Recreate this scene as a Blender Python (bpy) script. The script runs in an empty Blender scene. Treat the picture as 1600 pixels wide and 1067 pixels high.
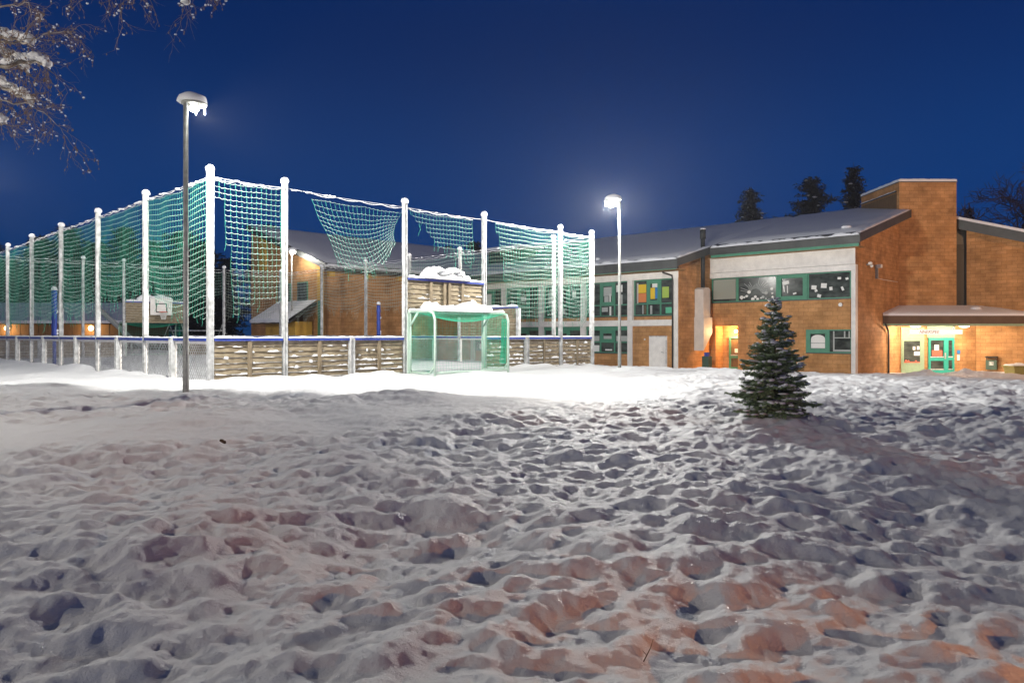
import bpy, math, random
import numpy as np
from mathutils import Vector, Matrix, noise as mnoise
HAZE = .00042
random.seed(7); RNG = np.random.default_rng(7)
SC = bpy.context.scene; COL = SC.collection
PI = math.pi
# ------------------------------------------------------------------ frames
CO = (-7.86, 18.7); D1 = (-.718, .696); D2 = (.696, .718)      # ball court corner and its two side directions
def UV(p): return (CO[0]+p[0]*D2[0]+p[1]*D1[0], CO[1]+p[0]*D2[1]+p[1]*D1[1], p[2])
def XY(p): return tuple(p)
def to_uv(X, Y):
    a, b = X-CO[0], Y-CO[1]; return a*D2[0]+b*D2[1], a*D1[0]+b*D1[1]
# ------------------------------------------------------------------ terrain base
def ground_base(X, Y):
    X = np.asarray(X, float); Y = np.asarray(Y, float)
    u = (X-CO[0])*D2[0]+(Y-CO[1])*D2[1]
    t = np.clip((u-13.0)/23.0, 0, None)
    s = np.where(t < 1, t*t*(3-2*t)*.35+t*.65, 1+(t-1)*.55)
    return -1.06*np.clip(s, 0, 1.45)
def G(X, Y): return float(ground_base(X, Y))
def GU(u, v):
    p = UV((u, v, 0)); return G(p[0], p[1])
# ------------------------------------------------------------------ materials
def nt(m): m.use_nodes = True; return m.node_tree
def mat(name, col, rough=.7, var=.0, vscale=4., bump=.0, bscale=30., metal=0., spec=.4, col2=None, stretch=None):
    m = bpy.data.materials.new(name); t = nt(m); N, L = t.nodes, t.links
    b = N['Principled BSDF']; b.inputs['Roughness'].default_value = rough; b.inputs['Metallic'].default_value = metal
    b.inputs['Specular IOR Level'].default_value = spec
    b.inputs['Base Color'].default_value = (*col, 1)
    if var or bump or col2:
        tc = N.new('ShaderNodeTexCoord'); mp = N.new('ShaderNodeMapping'); L.new(tc.outputs['Object'], mp.inputs['Vector'])
        if stretch: mp.inputs['Scale'].default_value = stretch
        if var or col2:
            n = N.new('ShaderNodeTexNoise'); n.inputs['Scale'].default_value = vscale; n.inputs['Detail'].default_value = 5
            L.new(mp.outputs[0], n.inputs['Vector'])
            r = N.new('ShaderNodeValToRGB'); c2 = col2 or tuple(max(0, c*(1-var)) for c in col)
            r.color_ramp.elements[0].position = .32; r.color_ramp.elements[1].position = .68
            r.color_ramp.elements[0].color = (*c2, 1); r.color_ramp.elements[1].color = (*[min(1, c*(1+var*.5)) for c in col], 1)
            L.new(n.outputs['Fac'], r.inputs['Fac']); L.new(r.outputs['Color'], b.inputs['Base Color'])
        if bump:
            n2 = N.new('ShaderNodeTexNoise'); n2.inputs['Scale'].default_value = bscale; n2.inputs['Detail'].default_value = 4
            L.new(mp.outputs[0], n2.inputs['Vector'])
            bp = N.new('ShaderNodeBump'); bp.inputs['Strength'].default_value = bump; bp.inputs['Distance'].default_value = .02
            L.new(n2.outputs['Fac'], bp.inputs['Height']); L.new(bp.outputs['Normal'], b.inputs['Normal'])
    return m
def emat(name, col, s):
    m = bpy.data.materials.new(name); t = nt(m); t.nodes.clear()
    e = t.nodes.new('ShaderNodeEmission'); e.inputs[0].default_value = (*col, 1); e.inputs[1].default_value = s
    o = t.nodes.new('ShaderNodeOutputMaterial'); t.links.new(e.outputs[0], o.inputs[0]); return m
def brickmat(name, c1, c2, mortar):
    m = bpy.data.materials.new(name); t = nt(m); N, L = t.nodes, t.links; b = N['Principled BSDF']
    b.inputs['Roughness'].default_value = .85; b.inputs['Specular IOR Level'].default_value = .2
    u = N.new('ShaderNodeUVMap'); br = N.new('ShaderNodeTexBrick')
    br.inputs['Scale'].default_value = 1; br.inputs['Brick Width'].default_value = .58; br.inputs['Row Height'].default_value = .24
    br.inputs['Mortar Size'].default_value = .011; br.inputs['Mortar Smooth'].default_value = .2; br.inputs['Bias'].default_value = -.2
    br.inputs['Color1'].default_value = (*c1, 1); br.inputs['Color2'].default_value = (*c2, 1); br.inputs['Mortar'].default_value = (*mortar, 1)
    L.new(u.outputs[0], br.inputs['Vector'])
    n = N.new('ShaderNodeTexNoise'); n.inputs['Scale'].default_value = .9; n.inputs['Detail'].default_value = 6; n.inputs['Roughness'].default_value = .65
    L.new(u.outputs[0], n.inputs['Vector'])
    r = N.new('ShaderNodeMapRange'); r.inputs[1].default_value = .3; r.inputs[2].default_value = .7; r.inputs[3].default_value = .55; r.inputs[4].default_value = 1.15
    L.new(n.outputs['Fac'], r.inputs[0])
    mx = N.new('ShaderNodeMix'); mx.data_type = 'RGBA'; mx.blend_type = 'MULTIPLY'; mx.inputs['Factor'].default_value = 1
    L.new(br.outputs['Color'], mx.inputs['A']); L.new(r.outputs[0], mx.inputs['B']); L.new(mx.outputs['Result'], b.inputs['Base Color'])
    bp = N.new('ShaderNodeBump'); bp.inputs['Strength'].default_value = .5; bp.inputs['Distance'].default_value = .01; bp.invert = True
    L.new(br.outputs['Fac'], bp.inputs['Height']); L.new(bp.outputs['Normal'], b.inputs['Normal'])
    return m
def snowmat(name, fine):
    m = bpy.data.materials.new(name); t = nt(m); N, L = t.nodes, t.links; b = N['Principled BSDF']
    b.inputs['Base Color'].default_value = (.83, .84, .86, 1); b.inputs['Roughness'].default_value = .55
    b.inputs['Specular IOR Level'].default_value = .25
    tc = N.new('ShaderNodeTexCoord')
    n = N.new('ShaderNodeTexNoise'); n.inputs['Scale'].default_value = fine; n.inputs['Detail'].default_value = 6; n.inputs['Roughness'].default_value = .75
    L.new(tc.outputs['Object'], n.inputs['Vector'])
    bp = N.new('ShaderNodeBump'); bp.inputs['Strength'].default_value = .8; bp.inputs['Distance'].default_value = .02
    L.new(n.outputs['Fac'], bp.inputs['Height']); L.new(bp.outputs['Normal'], b.inputs['Normal'])
    n3 = N.new('ShaderNodeTexNoise'); n3.inputs['Scale'].default_value = fine*7; n3.inputs['Detail'].default_value = 3; L.new(tc.outputs['Object'], n3.inputs['Vector'])
    b3 = N.new('ShaderNodeBump'); b3.inputs['Strength'].default_value = 1.; b3.inputs['Distance'].default_value = .012; L.new(n3.outputs['Fac'], b3.inputs['Height']); L.new(bp.outputs['Normal'], b3.inputs['Normal'])
    b.inputs['Coat Weight'].default_value = .07; b.inputs['Coat Roughness'].default_value = .2; L.new(b3.outputs['Normal'], b.inputs['Coat Normal'])
    return m
M = {}
M['snow'] = snowmat('snow', 22.)
M['ground_snow'] = snowmat('ground_snow', 55.)
M['brick'] = brickmat('orange_block', (.60, .32, .135), (.48, .24, .09), (.38, .19, .075))
M['white'] = mat('white_paint', (.84, .81, .76), .6, .1, 3.)
M['postwhite'] = mat('white_post', (.52, .53, .53), .5, .4, 6., .15, 40.)
M['green'] = mat('green_paint', (.075, .26, .165), .5, .12, 5.)
M['palegreen'] = mat('pale_green_boards', (.30, .42, .28), .6, .1, 5., .0)
M['teal'] = mat('teal_door', (.03, .33, .26), .4, .08, 5.)
M['fascia'] = mat('dark_metal_fascia', (.085, .088, .085), .5, .25, 1.2, metal=.2)
M['soffit'] = mat('wood_soffit', (.35, .2, .07), .7, .2, 5.)
M['wood'] = mat('weathered_planks', (.30, .25, .17), .85, .35, 5., .5, 30., col2=(.17, .135, .085), stretch=(1, 1, 4))
M['wood2'] = mat('weathered_battens', (.24, .19, .125), .85, .3, 7., .4, 30., stretch=(3, 3, .6))
M['blue'] = mat('blue_rail', (.03, .065, .36), .45, .15, 6.)
M['rope'] = mat('green_net_rope', (.03, .27, .18), .8)
M['ropesnow'] = mat('snowy_net_rope', (.50, .62, .56), .8)
M['ropepale'] = mat('pale_net_rope', (.40, .46, .36), .8)
M['goalnet'] = mat('goal_net_green', (.04, .50, .30), .7)
M['goalframe'] = mat('goal_frame', (.52, .66, .57), .4, .12, 8.)
M['steel'] = mat('galvanised_steel', (.36, .37, .35), .5, .25, 9., metal=.15)
M['glass'] = mat('dark_window_glass', (.085, .10, .09), .14, spec=.35, vscale=1.6, col2=(.018, .022, .02), stretch=(1, 1, 2.2))  # blotchy tone painted in for murky reflections and a hint of interior
M['dark'] = mat('dark_metal', (.028, .03, .03), .5)
M['yellow'] = mat('yellow_boards', (.62, .36, .06), .6, .12, 5.)
M['duct'] = mat('duct_metal', (.66, .60, .54), .5, .1, 2.)
M['bark'] = mat('bark', (.10, .075, .05), .9, .4, 12., .6, 30.)
M['birchbark'] = mat('birch_bark', (.42, .38, .33), .8, .5, 8., .4, 20., col2=(.12, .09, .07))
M['twig'] = mat('birch_twig', (.22, .15, .11), .8)
M['needle'] = mat('spruce_needles', (.26, .34, .18), .6, .3, 6., col2=(.13, .20, .09))
M['fneedle'] = mat('far_needles', (.06, .065, .06), .8, .3, 1.)
M['brown'] = mat('brown_boards', (.16, .10, .05), .8, .3, 5., stretch=(4, 4, .4))
M['bin'] = mat('bin_green', (.055, .10, .07), .45)
M['olive'] = mat('olive_plastic', (.26, .23, .07), .55, .12, 3.)
M['orange'] = mat('orange_rim', (.7, .10, .03), .5)
M['paper'] = mat('white_paper', (.80, .80, .76), .8)
M['greypaper'] = mat('grey_paper', (.42, .44, .42), .8)
for n, c in (('pyellow', (.75, .5, .03)), ('porange', (.68, .22, .07)), ('pblue', (.03, .2, .5)), ('plime', (.4, .55, .1)), ('pgreen', (.12, .5, .3)), ('pred', (.62, .13, .08))):
    M[n] = mat('card_'+n[1:], c, .7)
M['blind'] = mat('roller_blind', (.34, .35, .29), .7)
M['lampcold'] = emat('lamp_glass_cold', (1., .97, .88), 45.)
M['lampwarm'] = emat('lamp_glass_warm', (1., .62, .28), 9.)
M['globe'] = emat('canopy_lamp_glass', (1., .80, .55), 7.)
M['signlit'] = emat('lit_sign_face', (1., .93, .80), 1.25)
M['signtext'] = mat('sign_letters', (.55, .20, .06), .6)
M['ice'] = mat('ice', (.8, .85, .88), .15, spec=.6)
M['black'] = mat('black_paint', (.015, .015, .012), .6)
# ------------------------------------------------------------------ mesh builder
def rootloc(p):
    while p.parent: p = p.parent
    return p.location
class MB:
    def __init__(s, T=XY): s.v = []; s.f = []; s.uv = []; s.mi = []; s.sm = []; s.T = T; s.cur = 0
    def vert(s, p): s.v.append(s.T(p)); return len(s.v)-1
    def face(s, idx, uv=None, smooth=False):
        s.f.append(tuple(idx)); s.uv.append(uv or [(0, 0)]*len(idx)); s.mi.append(s.cur); s.sm.append(smooth)
    def box(s, x0, x1, y0, y1, z0, z1):
        if x0 > x1: x0, x1 = x1, x0
        if y0 > y1: y0, y1 = y1, y0
        c = [(x0,y0,z0),(x1,y0,z0),(x1,y1,z0),(x0,y1,z0),(x0,y0,z1),(x1,y0,z1),(x1,y1,z1),(x0,y1,z1)]
        b = len(s.v)
        for p in c: s.vert(p)
        for q, ax in (((0,3,2,1),2),((4,5,6,7),2),((0,1,5,4),1),((2,3,7,6),1),((1,2,6,5),0),((3,0,4,7),0)):
            uv = [((c[i][1], c[i][2]) if ax == 0 else (c[i][0], c[i][2]) if ax == 1 else (c[i][0], c[i][1])) for i in q]
            s.face([b+i for i in q], uv)
        return s
    def prism(s, poly, axis, a0, a1):
        # poly in the two other coords; axis 0: (y,z), 1: (x,z), 2: (x,y)
        def mk(p, a): return (a, p[0], p[1]) if axis == 0 else (p[0], a, p[1]) if axis == 1 else (p[0], p[1], a)
        n = len(poly); b = len(s.v)
        for a in (a0, a1):
            for p in poly: s.vert(mk(p, a))
        s.face([b+i for i in range(n)][::-1], [poly[i] for i in range(n)][::-1]); s.face([b+n+i for i in range(n)], list(poly))
        for i in range(n):
            j = (i+1) % n; l = math.dist(poly[i], poly[j])
            s.face([b+i, b+j, b+n+j, b+n+i], [(a0, 0), (a0, l), (a1, l), (a1, 0)])
        return s
    def tube(s, pts, r, n=6, cap=True, smooth=True):
        pts = [Vector(s.T(p)) for p in pts]; rr = r if isinstance(r, (list, tuple)) else [r]*len(pts)
        b = len(s.v); T0 = s.T
        for i, p in enumerate(pts):
            d = (pts[min(i+1, len(pts)-1)]-pts[max(i-1, 0)])
            if d.length < 1e-9: d = Vector((0, 0, 1))
            d.normalize(); a = Vector((0, 0, 1)) if abs(d.z) < .9 else Vector((1, 0, 0))
            e1 = d.cross(a).normalized(); e2 = d.cross(e1)
            for k in range(n):
                t = 2*PI*k/n; s.v.append(tuple(p+(e1*math.cos(t)+e2*math.sin(t))*rr[i]))
        for i in range(len(pts)-1):
            for k in range(n):
                k2 = (k+1) % n; s.face((b+i*n+k, b+i*n+k2, b+(i+1)*n+k2, b+(i+1)*n+k), None, smooth)
        if cap:
            s.face([b+k for k in range(n)][::-1]); e = b+(len(pts)-1)*n; s.face([e+k for k in range(n)])
        return s
    def blob(s, c, rx, ry, rz, seg=12, rings=7, amp=.0, freq=3., bottom=-1., seed=0):
        c = Vector(s.T(c)); b = len(s.v)
        for i in range(rings+1):
            th = PI*i/rings
            for k in range(seg):
                ph = 2*PI*k/seg; d = Vector((math.sin(th)*math.cos(ph), math.sin(th)*math.sin(ph), math.cos(th)))
                q = 1+amp*mnoise.noise(d*freq+Vector((seed*3.7, seed, 0)))
                s.v.append((c.x+d.x*rx*q, c.y+d.y*ry*q, c.z+max(d.z*q, bottom)*rz))
        for i in range(rings):
            for k in range(seg):
                k2 = (k+1) % seg; s.face((b+i*seg+k, b+(i+1)*seg+k, b+(i+1)*seg+k2, b+i*seg+k2), None, True)
        return s
    def ridge(s, pts, w, h, seed=0, cut=-9., sag=0.):
        # lumpy snow lying along a line; w half width, h height, broken where the noise falls under cut
        P = [Vector(s.T(p)) for p in pts]; prev = None
        for i, p in enumerate(P):
            d = P[min(i+1, len(P)-1)]-P[max(i-1, 0)]; d.z = 0
            if d.length < 1e-9: continue
            d.normalize(); sd = Vector((d.y, -d.x, 0))
            q = mnoise.noise(Vector((p.x*2.1, p.y*2.1, p.z*5+seed*9.7)))+.4*mnoise.noise(Vector((p.x*8, p.y*8, p.z*9+seed)))
            if q < cut or i in (0, len(P)-1): k = 0.02
            else: k = (.75+.6*q) if cut < -5 else min(1, (q-cut)*2.2)
            if k <= .03 and cut > -5 and prev is None: continue
            hh = h*k; ww = w*(.7+.3*k); b = len(s.v)
            for (a, z) in ((-1, 0), (-.92, .55), (-.45, .95), (.3, 1), (.92, .55), (1, 0)):
                s.v.append(tuple(p+sd*ww*a+Vector((0, 0, hh*z))))
            if prev is not None:
                for m in range(5): s.face((prev+m, prev+m+1, b+m+1, b+m), None, True)
            prev = b if not (k <= .03 and cut > -5) else None
        return s
    def build(s, name, m, parent=None, **tags):
        me = bpy.data.meshes.new(name); off = rootloc(parent) if parent else Vector((0, 0, 0))
        me.from_pydata([(x-off[0], y-off[1], z-off[2]) for x, y, z in s.v], [], s.f)
        for mm in (m if isinstance(m, (list, tuple)) else [m]): me.materials.append(mm if not isinstance(mm, str) else M[mm])
        if s.f:
            uvl = me.uv_layers.new(name='UVMap'); flat = [c for f in s.uv for p in f for c in p]
            uvl.data.foreach_set('uv', flat)
            me.polygons.foreach_set('material_index', s.mi); me.polygons.foreach_set('use_smooth', s.sm)
        me.update()
        o = bpy.data.objects.new(name, me); COL.objects.link(o)
        if parent: o.parent = parent
        for k, v in tags.items(): o[k] = v
        if name in ('snow_load', 'ledge_snow', 'catkins'): o['kind'] = 'stuff'
        return o
def thing(name, label, cat, loc=(0, 0, 0), group=None):
    o = bpy.data.objects.new(name, None); COL.objects.link(o); o.location = loc; o['label'] = label; o['category'] = cat
    o.empty_display_size = .2
    if group: o['group'] = group
    return o
def copy_thing(root, loc, label, group=None, rz=0., sc=None):
    r = root.copy(); COL.objects.link(r); r.location = loc; r['label'] = label; r.rotation_euler = (0, 0, rz)
    if sc: r.scale = sc
    if group: r['group'] = group
    for ch in root.children:
        c = ch.copy(); COL.objects.link(c); c.parent = r
        for g in ch.children:
            d = g.copy(); COL.objects.link(d); d.parent = c
    return r
def light(name, kind, loc, power, col, radius=.1, parent=None, batwing=False, direction=None, spot=None, blend=.1):
    l = bpy.data.lights.new(name, kind); l.energy = power; l.color = col; l.shadow_soft_size = radius
    o = bpy.data.objects.new(name, l); COL.objects.link(o)
    if parent: o.parent = parent; loc = Vector(loc)-rootloc(parent)
    o.location = loc
    if direction: o.rotation_euler = Vector(direction).to_track_quat('-Z', 'Y').to_euler()
    if spot: l.spot_size = math.radians(spot); l.spot_blend = blend
    if batwing:   # street lamp optics: little straight down, most of it outwards
        l.use_nodes = True; t = l.node_tree; N, L = t.nodes, t.links; e = N['Emission']
        tc = N.new('ShaderNodeTexCoord'); sp = N.new('ShaderNodeSeparateXYZ'); vt = N.new('ShaderNodeVectorTransform')
        vt.vector_type = 'VECTOR'; vt.convert_from = 'OBJECT'; vt.convert_to = 'WORLD'
        ge = N.new('ShaderNodeNewGeometry')
        L.new(ge.outputs['Incoming'], sp.inputs[0])
        ab = N.new('ShaderNodeMath'); ab.operation = 'ABSOLUTE'; L.new(sp.outputs['Z'], ab.inputs[0])
        mr = N.new('ShaderNodeMapRange'); mr.interpolation_type = 'SMOOTHSTEP'
        mr.inputs[1].default_value = .25; mr.inputs[2].default_value = .95; mr.inputs[3].default_value = 1.; mr.inputs[4].default_value = batwing
        L.new(ab.outputs[0], mr.inputs[0]); L.new(mr.outputs[0], e.inputs['Strength'])
    return o
# ------------------------------------------------------------------ ground sheet with trodden snow
def fftnoise(shape, px, lam, seed, q=1.6):
    r = np.random.default_rng(seed); a = r.standard_normal(shape).astype(np.float32)
    F = np.fft.rfft2(a); fy = np.fft.fftfreq(shape[0], px)[:, None]; fx = np.fft.rfftfreq(shape[1], px)[None, :]
    k = np.sqrt(fx*fx+fy*fy); k0 = 1/lam; F *= np.exp(-(np.log(np.maximum(k, 1e-6)/k0)/.55)**2)
    n = np.fft.irfft2(F, s=shape); return (n/n.std()).astype(np.float32)
RX0, RX1, RY0, RY1, RP = -22., 34., .4, 47., .025
def snow_raster():
    nx, ny = int((RX1-RX0)/RP), int((RY1-RY0)/RP)
    xs = RX0+RP*np.arange(nx); ys = RY0+RP*np.arange(ny); X, Y = np.meshgrid(xs, ys)
    def seg(ax, ay, bx, by):
        dx, dy = bx-ax, by-ay; t = np.clip(((X-ax)*dx+(Y-ay)*dy)/(dx*dx+dy*dy), 0, 1)
        return np.hypot(X-ax-t*dx, Y-ay-t*dy)
    d = np.minimum(seg(-14, 6.5, -3, 10.5), seg(-3, 10.5, 2, 17)); path = np.exp(-(d/1.5)**4)
    amp = 1-.72*path
    u = (X-CO[0])*D2[0]+(Y-CO[1])*D2[1]; v = (X-CO[0])*D1[0]+(Y-CO[1])*D1[1]
    inside = ((u > 0) & (v > 0) & (u < 16.1)).astype(np.float32)
    nearl = np.clip((Y-14.6+.2*(X+7))/2.5, 0, 1)*np.clip((6.-X)/4, 0, 1)
    amp = amp*(1-.68*nearl)*(1-.5*inside); amp *= 1-.35*np.clip((Y-15)/12, 0, 1)
    H = np.full((ny, nx), .022, np.float32)+.018*fftnoise((ny, nx), RP, .6, 3)
    r = np.random.default_rng(11); n = 30000
    px = r.uniform(RX0, RX1, n); py = RY0+(RY1-RY0)*r.uniform(0, 1, n)**1.25
    for i in range(n):
        a = r.normal(.12, .55); L = r.uniform(.10, .22); W = L*r.uniform(.36, .72); dep = r.uniform(.012, .078); R = L*1.5
        i0, i1 = int((px[i]-R-RX0)/RP), int((px[i]+R-RX0)/RP)+1; j0, j1 = int((py[i]-R-RY0)/RP), int((py[i]+R-RY0)/RP)+1
        if i0 < 0 or j0 < 0 or i1 >= nx or j1 >= ny: continue
        dx = X[j0:j1, i0:i1]-px[i]; dy = Y[j0:j1, i0:i1]-py[i]; ca, sa = math.cos(a), math.sin(a)
        e = ((dx*ca+dy*sa)/L)**2+((-dx*sa+dy*ca)/W)**2
        bowl = -dep+.048*e
        blk = H[j0:j1, i0:i1]; np.minimum(blk, np.where(e < 2.2, bowl, 9), out=blk)
        rim = .009*np.exp(-((np.sqrt(e)-1.25)/.3)**2); blk += rim
    k = np.array([1, 2, 3, 2, 1], np.float32); k /= k.sum()
    for _ in range(2):
        H = sum(k[m]*np.roll(H, m-2, 0) for m in range(5)); H = sum(k[m]*np.roll(H, m-2, 1) for m in range(5))
    H = np.where(H < -.012, -.012+.45*(H+.012), H); H = H*amp
    H += .007*amp*fftnoise((ny, nx), RP, .28, 5)+(.0042*fftnoise((ny, nx), RP, .12, 6)+.0012*fftnoise((ny, nx), RP, .06, 16))*(.4+.6*amp)+.04*fftnoise((ny, nx), RP, 3.2, 8)*(1-.6*inside)
    edge = np.clip(np.minimum.reduce([X-RX0, RX1-X, RY1-Y])/3, 0, 1)
    return (H*edge).astype(np.float32)
HR = snow_raster()
def bil(X, Y):
    fx = (X-RX0)/RP; fy = (Y-RY0)/RP; ok = (fx >= 0) & (fy >= 0) & (fx < HR.shape[1]-1.01) & (fy < HR.shape[0]-1.01)
    i = np.clip(fx, 0, HR.shape[1]-2).astype(int); j = np.clip(fy, 0, HR.shape[0]-2).astype(int); a = np.clip(fx-i, 0, 1); b = np.clip(fy-j, 0, 1)
    h = HR[j, i]*(1-a)*(1-b)+HR[j, i+1]*a*(1-b)+HR[j+1, i]*(1-a)*b+HR[j+1, i+1]*a*b
    return np.where(ok, h, 0)
MOUNDS = [(22.6, 39.3, .36, 1.0), (24.2, 40.2, .16, .9), (26.3, 41.4, .42, 1.0), (27.9, 41.2, .22, .9), (29.4, 41.0, .12, 1.0), (20.6, 40.6, .15, .8),
          (3.72, 10.2, .05, .5), (4.3, 9.9, .05, .4)]
def extra(X, Y):
    h = np.zeros_like(X)
    for (x, y, a, r) in MOUNDS:
        d = np.hypot(X-x, Y-y); h += a*np.exp(-(d/r)**2)*(1+.25*np.sin(X*5.1+y)*np.cos(Y*4.3+x))
    u = (X-CO[0])*D2[0]+(Y-CO[1])*D2[1]; v = (X-CO[0])*D1[0]+(Y-CO[1])*D1[1]
    inu = np.clip((u+.3)*3, 0, 1)*np.clip((16.4-u)*3, 0, 1); inv = np.clip((v+1)*3, 0, 1)*np.clip((27-v)*3, 0, 1)
    goal = np.exp(-((u-8.1)/2.2)**4)
    h += .09*np.exp(-((v+.25)/.35)**2)*inu*(1-goal)*(1+.6*np.sin(u*3.3)*np.sin(u*1.7+1))
    h += .07*np.exp(-((u+.2)/.35)**2)*inv*(1+.6*np.sin(v*2.7)*np.sin(v*1.3+2))
    return h
def make_ground():
    ys = np.concatenate([[-400, -60, -20, -8, -3, -1, 0, .5, .9], np.geomspace(1.2, 62, 1000), [66, 72, 80, 95, 130, 200, 400, 900]])
    s = np.linspace(-1, 1, 1050)
    rows = []
    for y in ys:
        hw = .80*max(y, 0)+3.0
        x = np.concatenate([[-900-hw, -60-hw, -12-hw, -4-hw], s*hw, [hw+4, hw+12, hw+60, hw+900]]); rows.append(x)
    X = np.array(rows); Y = np.repeat(ys[:, None], X.shape[1], 1)
    Z = ground_base(X, Y)+bil(X, Y)+extra(X, Y)
    nr, nc = X.shape; me = bpy.data.meshes.new('snowy_ground')
    co = np.stack([X, Y, Z], -1).reshape(-1, 3).astype(np.float32)
    i = np.arange((nr-1)*(nc-1)); r, c = i//(nc-1), i % (nc-1); a = r*nc+c
    q = np.stack([a, a+1, a+nc+1, a+nc], -1).astype(np.int32)
    me.vertices.add(len(co)); me.vertices.foreach_set('co', co.ravel()); me.loops.add(q.size); me.loops.foreach_set('vertex_index', q.ravel())
    me.polygons.add(len(q)); me.polygons.foreach_set('loop_start', np.arange(len(q), dtype=np.int32)*4); me.polygons.foreach_set('use_smooth', np.ones(len(q), bool))
    me.update(calc_edges=True); me.materials.append(M['ground_snow'])
    o = bpy.data.objects.new('snowy_ground', me); COL.objects.link(o); o['kind'] = 'structure'; o['label'] = 'trodden snow covering the school yard'
make_ground()
# ------------------------------------------------------------------ ball court fences
W_, L_ = 16.1, 26.5
ZR = 1.16; ZT = 5.5
def frange(a, b, st):
    n = max(2, int(round(abs(b-a)/st))); return [a+(b-a)*i/n for i in range(n+1)]
def make_fence(name, label, P, length, tall, short, kind, loc, raised=None, seed=0):
    """P(s, out, z) -> world ; out>0 is outside the court"""
    t = thing(name, label, 'fence', loc)
    for s in tall:
        big = s in (0, length)
        w = .067 if big else .058
        m = MB(P); m.box(s-w, s+w, -w, w, -.4, ZT)
        m.box(s-w-.004, s-w+.03, w, w+.025, -.4, ZT-.02); m.box(s+w-.03, s+w+.004, w, w+.025, -.4, ZT-.02)
        po = m.build('post', 'postwhite', t)
        c = MB(P); c.blob((s+.01, .0, ZT+.06), .12, .12, .11, 14, 8, .18, 2., -.6, seed+s)
        c.build('snow_cap', 'snow', po)
    for s in short:
        m = MB(P); m.box(s-.075, s+.075, .02, .14, -.4, ZR-.01); m.box(s-.075, s-.05, .14, .165, -.4, ZR-.02); m.box(s+.05, s+.075, .14, .165, -.4, ZR-.02)
        po = m.build('short_post', 'postwhite', t)
        c = MB(P); c.blob((s, .07, ZR+.0), .10, .10, .05, 10, 6, .15, 2., -.1, seed+s); c.build('snow_cap', 'snow', po)
    ends = {0, L_} if kind == 'mesh' else set()
    edges = sorted(set(tall) | ends); gap = raised[3] if raised and len(raised) > 3 else None
    rail = MB(P); rs = MB(P)
    allp = sorted(set(tall) | set(short) | ends)
    for a, b in zip(edges[:-1], edges[1:]):
        if gap and abs(a-gap[0]) < .01: continue
        rail = MB(P); rs = MB(P); rail.box(a+.09, b-.09, -.04, .10, ZR-.075, ZR)
        rs.ridge([(x, .03, ZR) for x in frange(a+.09, b-.09, .05)], .088, .055, seed+a)
        ro = rail.build('top_rail', 'blue', t); rs.build('rail_snow', 'snow', ro)
    for a, b in zip(allp[:-1], allp[1:]):
        if gap and a >= gap[0]-.01 and b <= gap[1]+.01: continue
        if kind == 'planks':
            m = MB(P); sn = MB(P); zt = ZR-.085; hz = .148; zc = zt; k = 0
            while zc > -.12:
                z0 = zc-hz+.012; tl = .035+.008*random.random()
                m.prism([(-.01, z0), (.0+tl, z0+.004), (.005, zc), (-.018, zc)], 0, a+.09, b-.09)
                if k > 0: sn.ridge([(x, .022, zc-.004) for x in frange(a+.1, b-.1, .035)], .03, .028+.05*random.random(), seed+k*3+a, .26-.075*k)
                zc -= hz; k += 1
            bo = m.build('plank_panel', 'wood', t); sn.build('ledge_snow', 'snow', bo)
            mid = (a+b)/2; m = MB(P); m.box(mid-.055, mid+.055, .045, .085, -.3, ZR-.09); m.build('batten', 'wood2', t)
            for kk in range(random.randint(3, 6)):
                sx = random.uniform(a+.2, b-.2); sz = ZR-.1-hz*random.randint(1, 6)
                MB(P).blob((sx, .045, sz+.01), .03+.08*random.random(), .03, .03+.035*random.random(), 10, 6, .4, 2.5, -.5, kk+a).build('snow_clump', 'snow', t)
        else:
            m = MB(P); m.box(a+.08, b-.08, .0, .04, ZR-.16, ZR-.085); m.box(a+.08, a+.12, .0, .04, -.2, ZR-.17); m.box(b-.12, b-.08, .0, .04, -.2, ZR-.17)
            fr = m.build('mesh_frame', 'white', t)
            g = MB(P); x0, x1, z0, z1 = a+.12, b-.12, -.12, ZR-.165; st = .125; sl = 1.25
            for sg in (1, -1):
                c0 = -(z1-z0)/sl-.1
                x = x0+c0
                while x < x1+(z1-z0)/sl+.1:
                    # line through (x, z0) going up with slope sl*sg
                    pa = (x, z0); pb = (x+sg*(z1-z0)/sl, z1)
                    t0, t1 = 0., 1.
                    dx = pb[0]-pa[0]
                    for lim, sgn in ((x0, 1), (x1, -1)):
                        f0 = (pa[0]-lim)*sgn; f1 = (pb[0]-lim)*sgn
                        if f0 < 0 and f1 < 0: t0, t1 = 1, 0
                        elif f0 < 0: t0 = max(t0, f0/(f0-f1))
                        elif f1 < 0: t1 = min(t1, f0/(f0-f1))
                    if t1-t0 > .02:
                        A = (pa[0]+dx*t0, z0+(z1-z0)*t0); B = (pa[0]+dx*t1, z0+(z1-z0)*t1); hw = .016; o = .012 if sg > 0 else .022
                        n0 = len(g.v)
                        for (q, w) in ((A, -hw), (A, hw), (B, hw), (B, -hw)): g.vert((q[0]+w, o, q[1]))
                        g.face((n0, n0+1, n0+2, n0+3))
                    x += st
            g.build('diamond_mesh', 'postwhite', fr)
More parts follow.
